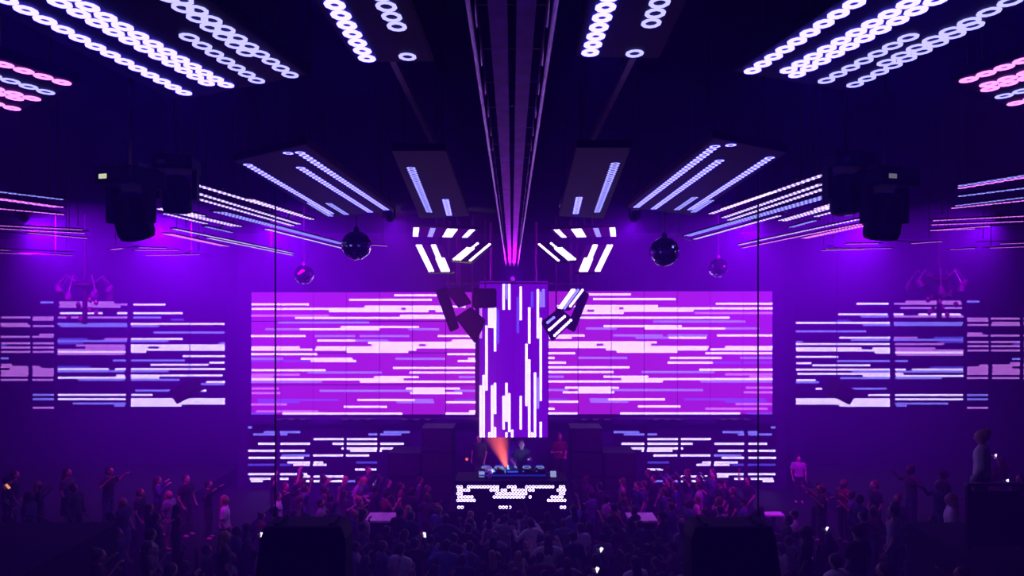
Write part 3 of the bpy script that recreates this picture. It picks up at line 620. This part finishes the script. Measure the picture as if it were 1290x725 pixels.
# ------------------------------------------------------------------ stage, DJ booth and decks
stage = struct('floor_stage', boxmb((0, 19.35, 0.64), (3.6, 3.3, 1.28)), M_FLOOR, 'low dark stage the DJ stands on', 'stage')
BD = 17.75; kb = BD/FPX
booth = thing('dj_booth', 'DJ booth with a ring-patterned LED front', 'booth', (P(644, 0, BD).x, BD+0.45, 1.28 if False else 1.0))
bx0, bx1 = -69.5*kb, 69.5*kb; zt = P(0, 607, BD).z-booth.location.z; zb = P(0, 643.5, BD).z-booth.location.z
MB().box((0, -0.05, (zt+zb)/2), (bx1-bx0, 0.7, zt-zb)).build('body', M_BLACK, booth)
MB().box((0, -0.02, zt+0.025), (bx1-bx0+0.06, 0.95, 0.05)).build('table_top', M_BLACK, booth, bevel=0.01)
MB().box((0, -0.02, -1.0+(1.0+zb)/2+0.0), (bx1-bx0-0.1, 0.6, 1.0+zb)).build('plinth', M_BLACK, booth)
fp = MB().box((0, -0.425, (zt+zb)/2), (bx1-bx0, 0.05, zt-zb)).build('led_front', M_PANEL, booth)
Zb = 1088/180.0
BR = [(500, [(90, 150), (170, 405), (475, 545), (615, 845), (870, 932)]), (525, [(90, 195), (335, 405), (420, 475), (500, 620), (630, 685), (845, 932)]), (551, [(90, 150), (385, 635), (870, 932)]),
      (577, [(90, 215), (360, 600), (632, 660), (800, 932)]), (603, [(90, 240), (780, 932)]), (655, [(90, 148), (404, 497), (870, 932)])]
mb = MB()
for ri, (yy, segs) in enumerate(BR):
    for (a, b) in segs:
        n = max(1, round((b-a)/24.6)); off = 0.0 if ri % 2 == 0 else 0.5
        for q in range(n):
            xx = ((560+(a+12.3+(q+off*0.6)*24.6)/Zb)-644)*kb
            if xx > bx1-0.045 or xx < bx0+0.03: continue
            mb.ring(Vector((xx, -0.454, P(0, 530+yy/Zb, BD).z-booth.location.z)), Vector((1, 0, 0)), Vector((0, 0, 1)), 0.044, 0.024, 10)
tag(mb.build('lit_pixels', WALLC['W'], fp), kind='stuff')
TZB = booth.location.z+zt+0.05
blue_led = emis('deck_blue', (0.03, 0.10, 1.0), 1.3); white_led = emis('deck_white', (0.6, 0.75, 1.0), 1.2)
ris = thing('deck_riser', 'low riser with a blue light strip under the decks', 'riser', (P(646, 0, BD).x, BD+0.5, TZB))
MB().box((0, 0, 0.06), (2.0, 0.5, 0.12)).build('body', M_BLACK, ris, bevel=0.01)
MB().box((0, -0.254, 0.075), (1.9, 0.012, 0.05)).build('light_strip', emis('riser_blue', (0.02, 0.05, 1.0), 0.45), ris)
RZ = TZB+0.12
for q, xx in enumerate((-0.78, -0.4, 0.4, 0.78)):
    r = thing('dj_deck', 'DJ deck with lit round jog wheel, %s' % ('leftmost on the riser', 'left of the mixer', 'right of the mixer', 'rightmost on the riser')[q], 'dj deck', (P(646, 0, BD).x+xx, BD+0.5, RZ), 'DJ decks on the riser')
    MB().box((0, 0, 0.05), (0.33, 0.42, 0.1)).build('body', M_BLACK, r, bevel=0.008)
    MB().lathe([(0.105, 0.1), (0.105, 0.125), (0.09, 0.13)], (0, -0.05, 0), 20).build('jog_wheel', M_ALU, r)
    rg = MB(); rg.ring(Vector((0, -0.05, 0.132)), Vector((1, 0, 0)), Vector((0, 1, 0)), 0.118, 0.092, 20); rg.build('jog_light', white_led, r)
    MB().box((0, 0.15, 0.115), (0.2, 0.015, 0.05), Matrix.Rotation(-0.7, 3, 'X')).build('display', blue_led, r)
    MB().box((-0.1, -0.214, 0.06), (0.05, 0.006, 0.03)).build('button', blue_led, r)
r = thing('dj_mixer', 'black DJ mixer with blue lights between the decks', 'mixer', (P(646, 0, BD).x, BD+0.5, RZ))
MB().box((0, 0, 0.055), (0.36, 0.42, 0.11)).build('body', M_BLACK, r, bevel=0.008)
for i in range(4):
    for j in range(4): MB().lathe([(0.014, 0), (0.011, 0.022)], (-0.12+i*0.08, -0.02+j*0.05, 0.11), 8).build('knob', M_ALU, r)
    MB().box((-0.12+i*0.08, -0.13, 0.118), (0.02, 0.03, 0.016)).build('fader', M_ALU, r)
MB().box((0, -0.214, 0.05), (0.3, 0.006, 0.05)).build('light_strip', blue_led, r)
for k, (xp, yp, lab) in enumerate(((607, 601, 'small white lit box at the left end of the booth'), (697, 602, 'small white lit box at the right end of the booth'))):
    c = P(xp, yp, BD+0.3)
    r = thing('lit_white_box', lab, 'lamp', (c.x, BD+0.3, TZB), 'small lit boxes on the booth')
    MB().box((0, 0, 0.01), (0.2, 0.16, 0.02)).build('base', M_BLACK, r)
    MB().box((0, 0, 0.1), (0.16, 0.12, 0.15)).build('lit_body', emis('box_white_glow', (0.5, 0.55, 1.0), 1.0), r, bevel=0.01)  # plain white boxes; their lit look is an emission of their own
    MB().tube([(0, 0, 0.175), (0.02, 0, 0.27)], 0.008, 6).build('aerial', M_METAL, r)
c = P(617, 592, BD+0.2)
r = thing('white_flower_bunch', 'bunch of white flowers in a short vase on the booth', 'flowers', (c.x, BD+0.2, TZB))
MB().lathe([(0.045, 0), (0.06, 0.06), (0.04, 0.13), (0.05, 0.16)], (0, 0, 0), 14).build('vase', mat('white_vase', (0.8, 0.8, 0.85), 0.3), r, smooth=True)
for q, (a, b, cc) in enumerate(((0, 0, 0.3), (-0.09, 0.0, 0.22), (0.09, 0, 0.22), (0.03, -0.07, 0.2), (-0.04, 0.06, 0.25))):
    f = MB()
    for p_ in range(6):
        u = 2*math.pi*p_/6; f.ball((a+0.035*math.cos(u), b+0.02*math.sin(u), cc+0.035*math.sin(u)), (0.03, 0.03, 0.02), 8, 6)
    f.build('bloom', mat('white_petal', (0.85, 0.85, 0.9), 0.5), r, smooth=True)
    MB().tube([(a*0.3, b*0.3, 0.12), (a, b, cc)], 0.006, 5).build('stem', mat('green_stem', (0.05, 0.15, 0.05)), r)
r = thing('floor_spotlight', 'floor spotlight throwing an orange beam up beside the DJ', 'stage light', (P(641, 0, 19.5).x, 19.5, 1.28))
MB().box((0, 0, 0.03), (0.3, 0.3, 0.06)).build('base', M_BLACK, r)
for k in (-1, 1): MB().box((k*0.15, 0, 0.3), (0.03, 0.08, 0.5)).build('yoke_arm', M_BLACK, r)
rot = Matrix.Rotation(-0.29, 3, 'Y')
MB().lathe([(0.06, -0.15), (0.12, -0.12), (0.13, 0.12), (0.115, 0.16)], (0, 0, 0.5), 16, 0, rot).build('head', M_BLACK, r)
MB().lathe([(0.11, 0.161), (0.09, 0.17), (0.01, 0.175)], (0, 0, 0.5), 16, 0, rot).build('lens', emis('orange_lens', (1.0, 0.35, 0.05), 6.0), r)
spot('orange_lamp', r, (-0.055, 0, 0.7), (-0.72, -0.15, 3.0), (1.0, 0.95, 0.02), 34000, 44, 1.0, 0.06)
r = thing('added_booth_downlight', 'small added blue downlight under the hanging column', 'stage light', P(647, 549, PD+0.3))  # invented fixture that throws extra blue light on the decks and DJ
MB().lathe([(0.05, 0), (0.07, -0.03), (0.075, -0.14), (0.065, -0.15)], (0, 0, 0), 14).build('can', M_BLACK, r)
MB().lathe([(0.06, -0.151), (0.01, -0.155)], (0, 0, 0), 14).build('lens', blue_led, r)
spot('added_blue_lamp', r, (0, 0, -0.17), (0.02, -1.3, -1.45), (0.15, 0.4, 1.0), 900, 75, 0.8, 0.05)

for (xp, tgt, e, lab) in ((627, (-0.30, -0.05, 0.2), 14, 'small added gooseneck lamp brightening the flowers on the booth'), (676, (-0.42, 0.45, 0.8), 110, 'small added gooseneck lamp right of the mixer lighting the DJ')):  # added lamps, put in to brighten the flowers and the DJ
    r = thing('added_gooseneck_lamp', lab, 'lamp', (P(xp, 0, BD+0.25).x, BD+0.15, TZB), 'added gooseneck lamps on the booth')
    MB().lathe([(0.04, 0), (0.04, 0.02), (0.012, 0.03)], (0, 0, 0), 12).build('base', M_BLACK, r)
    t = Vector(tgt); u = (t-Vector((0, 0, 0.3))).normalized(); hd_ = Vector((0, 0, 0.3))
    MB().tube([(0, 0, 0.03), (0, 0, 0.2), hd_-u*0.05], 0.007, 6).build('neck', M_METAL, r)
    MB().tube([hd_-u*0.05, hd_, hd_+u*0.02], [0.012, 0.028, 0.03], 10).build('shade', M_BLACK, r)
    MB().tube([hd_+u*0.021, hd_+u*0.024], [0.026, 0.026], 10).build('bulb', white_led, r)
    spot('added_gooseneck_bulb', r, hd_+u*0.03, t+u, (0.25, 0.5, 1.0), e, 80, 0.7, 0.02)

r = thing('truss_uplight', 'small magenta lamp on the cross bar shining along the truss', 'stage light', P(646, 352, PD-0.5))
MB().tube([(0, 0.12, -0.02), (0, 0.0, 0.0), (0, -0.12, 0.02)], [0.06, 0.08, 0.085], 12).build('can', M_BLACK, r)
MB().tube([(0, -0.121, 0.02), (0, -0.128, 0.021)], [0.07, 0.07], 12).build('lens', emis('magenta_lens', (0.7, 0.02, 0.9), 0.8), r)
MB().tube([(0, 0.1, 0), (0, 0.15, -0.1)], 0.015, 6).build('bracket', M_METAL, r)
spot('magenta_lamp', r, (0, -0.14, 0.03), (0, -8.0, 0.42), (0.50, 0.0, 1.0), 900, 22, 1.0, 0.05)

# podiums
for s, lab in ((-1, 'pale square podium in the crowd left of the booth'), (1, 'pale square podium in the crowd right of the booth')):
    r = thing('podium', lab, 'podium', (s*3.52-0.02, 17.2, 0), 'dancing podiums')
    MB().box((0, 0, 0.62), (0.66, 0.6, 1.24)).build('plinth', M_BLACK, r)
    MB().box((0, 0, 1.27), (0.76, 0.7, 0.06)).build('top', mat('pale_laminate', (0.75, 0.7, 0.75), 0.35), r, bevel=0.01)
r = thing('bar_ledge', 'short pink-lit ledge right of the low screens', 'shelf', P(974, 647, 19.0) - Vector((0, 0, 0)))
MB().box((0, 0, 0), (0.55, 0.3, 0.05)).build('board', mat('pale_laminate', (0.75, 0.7, 0.75)), r)
MB().box((0, 0, -r.location.z/2-0.01), (0.1, 0.1, r.location.z-0.03)).build('post', M_BLACK, r)

# ------------------------------------------------------------------ terraces at the sides
TERR = []
for s, side in ((-1, 'left'), (1, 'right')):
    for nm, x0, x1, y0, y1, z in (('low', 7.8, 10.2, 11.6, 24.0, 0.5), ('middle', 10.2, 25.7, 11.6, 24.0, 1.0), ('near', 4.3, 7.2, -1.0, 11.6, 1.6), ('high', 7.2, 25.7, -1.0, 11.6, 3.05)):
        struct('floor_%s_%s' % (side, nm), boxmb((s*(x0+x1)/2, (y0+y1)/2, z/2), (x1-x0, y1-y0, z)), M_FLOOR, '%s dark terrace step on the %s' % (nm, side), 'terrace')
        TERR.append((s, nm, x0, x1, y0, y1, z))

r = thing('balustrade', 'dark waist-high balustrade on the high right terrace', 'balustrade', (9.2, 10.3, 3.05))
for q in range(4): MB().box((-1.35+q*0.9, 0, 0.5), (0.86, 0.04, 0.9)).build('panel', M_BLACK, r, bevel=0.008)
for q in range(5): MB().box((-1.8+q*0.9, 0, 0.52), (0.05, 0.06, 1.04)).build('post', M_BLACK, r)
MB().box((0, 0, 1.06), (3.7, 0.1, 0.05)).build('handrail', M_METAL, r, bevel=0.01)

# ------------------------------------------------------------------ people
def remeshed(mb, voxel, it=6):
    me = mb.mesh('tmp', []); o = bpy.data.objects.new('tmp', me); COL.objects.link(o)
    r = o.modifiers.new('r', 'REMESH'); r.mode = 'VOXEL'; r.voxel_size = voxel; r.use_smooth_shade = True
    s = o.modifiers.new('s', 'SMOOTH'); s.factor = 0.5; s.iterations = it
    dg = bpy.context.evaluated_depsgraph_get(); out = bpy.data.meshes.new_from_object(o.evaluated_get(dg))
    bpy.data.objects.remove(o); return out
def limb(mb, pts, rs, n=10):
    mb.tube(pts, rs, n)
    for p, r in zip(pts, rs): mb.ball(p, r, 10, 8)
V = Vector
POSES = {   # elbow and wrist of left (-x) and right (+x) arm, facing +y
 'relaxed': ((-.25, -.02, 1.15), (-.23, .10, .93), (.25, -.02, 1.15), (.23, .10, .93)),
 'arm_up': ((-.25, -.02, 1.15), (-.20, .14, .98), (.31, .08, 1.60), (.27, .13, 1.86)),
 'arms_up': ((-.33, .06, 1.58), (-.28, .12, 1.85), (.30, .10, 1.62), (.22, .14, 1.90)),
 'phone': ((-.25, -.02, 1.15), (-.2, .14, .98), (.27, .16, 1.38), (.15, .34, 1.62)),
 'drink': ((-.24, -.02, 1.15), (-.10, .22, 1.08), (.27, .0, 1.17), (.17, .26, 1.24)),
 'dance': ((-.36, .02, 1.28), (-.33, .20, 1.46), (.37, .04, 1.30), (.30, .22, 1.5)),
 'dj': ((-.27, .03, 1.20), (-.20, .26, 1.27), (.30, -.01, 1.18), (.20, .26, 1.06))}
def hand(mb, e, w, side, mi=0):
    d = (w-e).normalized(); a = d.cross(V((0, 0, 1)) if abs(d.z) < 0.8 else V((1, 0, 0))).normalized(); b = d.cross(a).normalized()
    palm = w+d*0.05
    for k, L in enumerate((0.062, 0.075, 0.07, 0.055)):
        o = a*(k-1.5)*0.019
        p0 = palm+d*0.035+o; p1 = p0+d*L*0.5+b*0.012; p2 = p1+d*L*0.35+b*0.03
        mb.tube([p0-d*0.02, p1, p2], [0.0095, 0.0088, 0.007], 6, mi)
    p0 = palm-d*0.015-a*0.03*side; p1 = p0+d*0.03-a*0.022*side+b*0.01; p2 = p1+d*0.03+b*0.012
    mb.tube([p0, p1, p2], [0.0115, 0.01, 0.008], 6, mi)
M_SKIN = [mat('skin_fair', (0.55, 0.34, 0.26), 0.5, scale=20, noise=0.08), mat('skin_tan', (0.36, 0.2, 0.13), 0.5, scale=20, noise=0.08), mat('skin_deep', (0.12, 0.065, 0.04), 0.5, scale=20, noise=0.08)]
M_EYE = mat('eye_dark', (0.03, 0.02, 0.02), 0.2); M_LIP = mat('lips', (0.3, 0.09, 0.09), 0.5)
def make_body(pose, voxel=0.022):
    le, lw, re, rw = [V(p) for p in POSES[pose]]
    mb = MB()
    for s in (-1, 1):
        limb(mb, [(s*.095, 0, .93), (s*.105, .03, .5), (s*.105, 0, .09)], [.085, .058, .042])
        mb.ball((s*.11, .07, .045), (.046, .13, .045), 10, 8)
    mb.ball((0, 0, .98), (.165, .115, .14)); mb.ball((0, 0, 1.13), (.14, .10, .16)); mb.ball((0, 0, 1.30), (.172, .112, .2))
    limb(mb, [(-.165, -.005, 1.425), (0, -.01, 1.455), (.165, -.005, 1.425)], [.056, .065, .056]); limb(mb, [(0, -.01, 1.44), (0, .01, 1.55)], [.055, .05])
    mb.ball((0, .012, 1.64), (.076, .096, .112), 14, 12); mb.ball((0, .04, 1.58), (.055, .062, .058), 12, 10); mb.ball((0, .112, 1.618), (.015, .02, .026), 8, 6)
    for s in (-1, 1): mb.ball((s*.079, .008, 1.625), (.012, .022, .032), 8, 6)
    for e, w_, s in ((le, lw, -1), (re, rw, 1)):
        limb(mb, [(s*.185, -.005, 1.415), e, w_], [.054, .042, .029])
        d = (w_-e).normalized(); q = d.to_track_quat('Z', 'Y').to_matrix(); mb.ball(w_+d*.05, (.04, .02, .055), 10, 8, 0, q)
    me = remeshed(mb, voxel)
    ex = MB()
    hand(ex, le, lw, -1); hand(ex, re, rw, 1)
    for s in (-1, 1): ex.ball((s*.03, .098, 1.638), (.014, .01, .009), 8, 6, 1)
    ex.tube([(-.024, .098, 1.574), (0, .104, 1.576), (.024, .098, 1.574)], [.004, .008, .004], 6, 2)
    bm = bmesh.new(); bm.from_mesh(me); bpy.data.meshes.remove(me)
    t = ex.mesh('t', []); bm2 = bmesh.new(); bm2.from_mesh(t)
    nv = len(bm.verts); vm = [bm.verts.new(v.co) for v in bm2.verts]
    for f, mi in zip(bm2.faces, ex.m):
        g = bm.faces.new([vm[v.index] for v in f.verts]); g.material_index = mi; g.smooth = True
    out = bpy.data.meshes.new('body_'+pose); bm.to_mesh(out); bm.free(); bm2.free(); bpy.data.meshes.remove(t)
    for m in (M_SKIN[0], M_EYE, M_LIP): out.materials.append(m)
    return out
def make_top(pose, long_sleeve, voxel=0.024):
    le, lw, re, rw = [V(p) for p in POSES[pose]]; g = .016; mb = MB()
    mb.ball((0, 0, 1.02), (.172+g, .118+g, .14)); mb.ball((0, 0, 1.13), (.15+g, .108+g, .17)); mb.ball((0, 0, 1.30), (.176+g, .115+g, .2))
    limb(mb, [(-.165, -.005, 1.425), (0, -.01, 1.45), (.165, -.005, 1.425)], [.058+g, .06+g, .058+g])
    for e, w_, s in ((le, lw, -1), (re, rw, 1)):
        sh = V((s*.185, -.005, 1.415))
        if long_sleeve: limb(mb, [sh, e, e.lerp(w_, .93)], [.058+g, .045+g, .033+g])
        else: mb.tube([sh, sh.lerp(e, .7)], [.06+g, .055+g], 10); mb.ball(sh, .06+g, 10, 8)
    return remeshed(mb, voxel)
def make_trousers():
    g = .014; mb = MB(); mb.ball((0, 0, .97), (.17+g, .118+g, .13))
    for s in (-1, 1): limb(mb, [(s*.095, 0, .92), (s*.105, .03, .5), (s*.105, 0, .12)], [.088+g, .062+g, .052+g])
    return remeshed(mb, .024)
def make_skirt():
    mb = MB(); mb.lathe([(.15, 1.02), (.19, .9), (.21, .7), (.215, .55)], (0, 0, 0), 20)
    for v in range(len(mb.v)): x, y, z = mb.v[v]; mb.v[v] = (x, y*.78, z)
    return remeshed(mb, .024, 3)
def make_hair(kind):
    mb = MB(); mb.ball((0, -.016, 1.665), (.089, .1, .104), 14, 12)
    if kind == 'long':
        mb.ball((0, -.06, 1.56), (.1, .06, .15), 12, 10); mb.ball((0, -.085, 1.42), (.11, .045, .16), 12, 10)
    if kind == 'bun': mb.ball((0, -.08, 1.75), (.05, .05, .048), 12, 10)
    if kind == 'short': mb.ball((0, -.045, 1.62), (.078, .07, .08), 12, 10)
    if kind == 'cap':
        mb.ball((0, .0, 1.685), (.092, .108, .085), 14, 12); mb.ball((0, .13, 1.675), (.07, .07, .012), 12, 8)
    return remeshed(mb, .013, 4)
BODY = {p: make_body(p) for p in POSES if p != 'dj'}
TOP = {(p, l): make_top(p, l) for p in POSES for l in (False, True) if p != 'dj'}
TROUSERS, SKIRT = make_trousers(), make_skirt()
HAIR = {k: make_hair(k) for k in ('short', 'long', 'bun', 'cap')}
CLOTH = {n: mat('cloth_'+n, c, 0.85, scale=25, noise=0.2) for n, c in {'black': (.015, .014, .018), 'charcoal': (.05, .05, .055), 'navy': (.03, .04, .12), 'white': (.78, .76, .78), 'grey': (.3, .3, .32),
         'red': (.13, .02, .035), 'pink': (.6, .25, .4), 'blue': (.12, .22, .55), 'denim': (.08, .11, .2)}.items()}
HAIRM = {n: mat('hair_'+n, c, 0.6, scale=40, noise=0.4) for n, c in {'dark': (.02, .013, .01), 'brown': (.09, .045, .025), 'blond': (.42, .28, .13)}.items()}
for me in list(TOP.values())+[TROUSERS, SKIRT]: me.materials.append(CLOTH['black'])
for me in HAIR.values(): me.materials.append(HAIRM['dark'])
def objmat(o, m, slot=0):
    o.material_slots[slot].link = 'OBJECT'; o.material_slots[slot].material = m
def person(label, loc, yaw, pose='relaxed', top='black', sleeve=False, hair='short', hairm='dark', skin=0, skirt=False, bottom='black', scale=1.0, lean=0.0, group=None):
    o = new('person', BODY[pose]); o.location = loc; o.rotation_euler = (lean, 0, yaw); o.scale = (scale,)*3
    objmat(o, M_SKIN[skin]); tag(o, label, 'person', group)
    t = new('shirt', TOP[(pose, sleeve)], o); objmat(t, CLOTH[top])
    t = new('skirt' if skirt else 'trousers', SKIRT if skirt else TROUSERS, o); objmat(t, CLOTH[bottom])
    t = new('cap' if hair == 'cap' else 'hair', HAIR[hair], o); objmat(t, HAIRM[hairm] if hair != 'cap' else CLOTH['black'])
    return o
def face_dj(x, y): return math.atan2(-(0-x), 19.0-y) if False else math.atan2(x, 19.0-y)

# the DJ
BODY['dj'] = make_body('dj', 0.014); TOP[('dj', False)] = make_top('dj', False, 0.016); TOP[('dj', False)].materials.append(CLOTH['black'])
djx = P(657, 0, 18.75).x
person('DJ in a dark T-shirt and cap standing behind the decks', (djx, 18.72, 1.28), math.pi+0.1, 'dj', 'black', False, 'short', 'dark', 0, bottom='denim', scale=1.0)
# helpers behind the stage
person('dim figure standing behind the booth at the left stack', (P(604, 0, 20.2).x, 20.0, 1.28), math.pi-0.3, 'relaxed', 'black', False, 'short', 'dark', 0, scale=0.95)
person('reddish lit figure behind the booth, right of the DJ', (P(704, 0, 20.0).x, 19.8, 1.28), math.pi+0.4, 'drink', 'red', False, 'short', 'brown', 0, scale=1.0)
r = thing('red_indicator_lamp', 'tiny red lamp glowing left of the DJ', 'lamp', P(588, 578, 20.0))
MB().ball((0, 0, 0), 0.045, 10, 8).build('bulb', emis('red_bulb', (1.0, 0.12, 0.05), 2.0), r)
MB().tube([(0, 0, -0.04), (0, 0, 1.28-r.location.z)], 0.012, 6).build('stand', M_BLACK, r)

# named people picked out by light clothes
NAMED = []
def pick(px, py, d, floor_z, label, **kw):
    p = P(px, py, d); h = p.z-floor_z
    NAMED.append((p.x, d)); return person(label, (p.x, d, floor_z), face_dj(p.x, d)+kw.pop('turn', 0), scale=max(0.88, min(1.1, h/1.755)), **kw)
pick(668, 652, 15.6, 0, 'person in a white shirt with dark hair standing before the booth', top='white', sleeve=True, pose='dance', hair='short', turn=0.4)
pick(690, 672, 14.3, 0, 'person in a white top dancing to the right of the white-shirted one', top='white', pose='dance', hair='long', hairm='brown')
pick(1000, 642, 16.4, 0, 'person in a white shirt standing alone at the right of the floor', top='white', sleeve=True, hair='short')
pick(983, 678, 13.6, 0, 'person in a white shirt beside the right flown loudspeaker', top='white', hair='short', hairm='brown')
pick(1237, 541, 11.0, 3.05, 'large pale-shirted person high on the right terrace', top='white', sleeve=True, hair='bun', hairm='blond')
pick(1198, 617, 13.8, 1.0, 'person in a pale dress lower on the right terrace', top='white', hair='long', hairm='blond', skirt=True, bottom='white')
pick(1274, 622, 12.8, 1.0, 'person in a pale shirt at the right edge, lower terrace', top='grey', sleeve=True)
pick(1052, 697, 9.6, 1.6, 'pale-shirted person on the near right step at the bottom', top='white', sleeve=True, hair='short')
pick(1126, 603, 13.0, 1.0, 'person in a grey shirt in the dim middle of the right terrace', top='grey')
pick(213, 618, 17.0, 0.5, 'person in a pale dress on the left terrace step', top='grey', hair='long', hairm='blond', skirt=True, bottom='grey', turn=-0.4)
pick(283, 620, 17.0, 0, 'blond person in a pale top at the left edge of the floor', top='white', hair='long', hairm='blond')
pick(190, 700, 11.0, 1.6, 'pale-shirted person at the bottom left on the near step', top='grey', sleeve=True)
pick(505, 679, 13.6, 0, 'person in a white shirt in the crowd left of the booth', top='white', hair='short')
pick(563, 676, 13.8, 0, 'person in a blue shirt raising a shoulder before the booth', top='blue', sleeve=True, pose='dance')
pick(800, 700, 12.9, 0, 'person in a white top near the bottom, right of centre', top='white', hair='long', hairm='dark')
pick(553, 636, 16.6, 0, 'person in a pale blue top close to the booth on its left', top='blue', hair='bun', hairm='blond')
pick(722, 636, 16.7, 0, 'person in a light blue top close to the booth on its right', top='blue', pose='arm_up', hair='long')
pick(731, 658, 15.2, 0, 'person in a white top behind the booth right corner', top='white', hair='short', hairm='brown')
pick(350, 620, 18.0, 0, 'person in a white shirt near the left low screen', top='white', hair='short')
pick(878, 625, 18.2, 0, 'person in a pink top before the right low screen', top='pink', hair='long', hairm='brown')
pick(458, 640, 16.0, 0, 'person in a pale pink top left of the podium', top='pink', hair='long', hairm='brown')
DANCERS = [(372, 599, 19.6, 'arms_up'), (345, 600, 20.0, 'arm_up'), (410, 600, 19.8, 'relaxed'), (823, 598, 20.0, 'relaxed'), (842, 602, 19.4, 'relaxed'), (880, 598, 19.6, 'dance'), (913, 604, 19.6, 'relaxed'), (942, 600, 19.9, 'arm_up')]
for q, (px, py, d, pose) in enumerate(DANCERS):
    pick(px, py, d, 0, 'dark silhouette before the %s low screen, %s' % ('left' if px < 645 else 'right', ('second from its left end', 'nearest its left end with one arm up', 'nearest the stack', 'nearest the right stack', 'second from the right stack', 'broad, third from the right stack', 'fourth from the right stack', 'nearest its right end with one arm up')[q]),
         pose=pose, top='black', hair='short', turn=0.3)
pick(1006, 573, 21.0, 0.5, 'dim person standing against the dark wall right of the low screen', top='grey', hair='short', turn=1.2)

# lit phones held up in the crowd
PH = [(330, 673, 0, 'left of the left flown loudspeaker'), (535, 673, 0, 'in the crowd left of the booth'), (757, 692, 0, 'in the crowd right of the booth'), (752, 717, 0, 'at the bottom edge right of the booth'),
      (1041, 666, 0, 'above and right of the right flown loudspeaker'), (1021, 699, 0, 'beside the right flown loudspeaker'), (1254, 574, 1.0, 'under the large pale-shirted person'), (1269, 606, 1.0, 'brightest on the right terrace'), (10, 612, 1.0, 'glowing orange at the left edge')]
scr = emis('phone_screen', (0.8, 0.9, 1.0), 2.5); scr_o = emis('phone_orange', (1.0, 0.35, 0.15), 1.6)
for k, (px, py, fz, lab) in enumerate(PH):
    d = (CZ-fz-1.68)*FPX/(py-HY); c = P(px, py, d)
    r = thing('phone', 'lit phone held up %s' % lab, 'phone', c, 'lit phones in the crowd', (0.3, RNG.uniform(-.6, .6), RNG.uniform(-.3, .3)))
    MB().box((0, 0, 0), (0.075, 0.009, 0.15)).build('case', M_BLACK, r, bevel=0.003)
    MB().box((0, -0.006, 0), (0.066, 0.003, 0.135)).build('display', scr_o if k == 8 else scr, r)
    NAMED.append((c.x-0.17, d-0.42))
    person('dark figure holding up the phone %s' % lab, (c.x-0.17, d-0.42, fz), 0.0, 'phone', 'black', True, 'short' if k % 2 else 'long', 'dark', 0, group='phone holders')

# the packed crowd
USED = set()
def crowd(region, x0, x1, y0, y1, z, n, mind, label, group, skip=None):
    made = 0; tries = 0
    while made < n and tries < n*60:
        tries += 1
        x, y = RNG.uniform(x0, x1), RNG.uniform(y0, y1)
        if skip and skip(x, y): continue
        if any((x-a)**2+(y-b)**2 < mind**2 for a, b in NAMED): continue
        NAMED.append((x, y)); made += 1
        for again in range(30):
            female = RNG.random() < 0.45
            pose = RNG.choice(['relaxed', 'relaxed', 'drink', 'dance', 'relaxed', 'arm_up' if RNG.random() < .5 else 'drink', 'arms_up' if RNG.random() < .25 else 'dance'])
            top = RNG.choice(['black', 'black', 'charcoal', 'navy', 'black', 'red', 'charcoal', 'denim', 'grey' if z == 0 else 'black']); sl = RNG.random() < 0.35
            hair = RNG.choice(['long', 'long', 'bun']) if female else RNG.choice(['short', 'short', 'short', 'cap']); hm_ = RNG.choice(['dark', 'dark', 'brown', 'blond' if female else 'brown'])
            sk = female and RNG.random() < .5
            row = ('nearest rows', 'middle rows', 'farthest rows')[min(2, int(3*(y-y0)/(y1-y0)))]
            lab = '%s %s person, %s %stop, %s, %s' % (hm_ if hair != 'cap' else 'capped', {'long': 'long-haired', 'bun': 'bun-haired', 'short': 'short-haired', 'cap': ''}[hair], {'denim': 'dark blue'}.get(top, top), 'long-sleeved ' if sl else '',
                  {'relaxed': 'arms down', 'drink': 'hand in front', 'dance': 'elbows out', 'arm_up': 'one arm raised', 'arms_up': 'both arms raised'}[pose], label % row)
            lab = ' '.join(lab.split())
            if lab not in USED: break
        USED.add(lab)
        person(lab, (x, y, z), face_dj(x, y)+RNG.uniform(-.6, .6), pose, top, sl, hair, hm_, RNG.choice([0, 0, 1, 2]), sk, RNG.choice(['black', 'denim', 'charcoal']), RNG.uniform(.92, 1.05)*(0.95 if female else 1.0), RNG.uniform(-.05, .05), group)
def nofloor(x, y):
    return (abs(x) < 2.2 and y > 16.9) or (abs(x) < 4.3 and y > 19.7) or (2.9 < abs(x) < 4.2 and 16.6 < y < 17.8)
crowd('floor', -6.8, -0.9, 12.5, 20.9, 0, 72, 0.60, '%s left of the booth', 'crowd on the left half of the floor', nofloor)
crowd('floor', -0.9, 0.9, 12.5, 16.6, 0, 15, 0.6, '%s before the booth', 'crowd straight before the booth', nofloor)
crowd('floor', 0.9, 6.8, 12.5, 20.9, 0, 72, 0.60, '%s right of the booth', 'crowd on the right half of the floor', nofloor)
for (s, nm, x0, x1, y0, y1, z) in TERR:
    n = {'low': 16, 'middle': 22, 'near': 4, 'high': 0}[nm]; side = 'left' if s < 0 else 'right'
    xa, xb = {'low': (8.1, 10.0), 'middle': (10.5, 14.5), 'near': (4.6, 6.9), 'high': (7.6, 9.0)}[nm]; ya, yb = {'low': (12.3, 18.0), 'middle': (12.3, 17.0), 'near': (9.2, 11.3), 'high': (10.0, 11.4)}[nm]
    crowd('terrace', min(s*xa, s*xb), max(s*xa, s*xb), ya, yb, z, n, 0.65, '%%s, %s %s terrace' % (side, nm), 'people on the %s %s terrace step' % (side, nm))
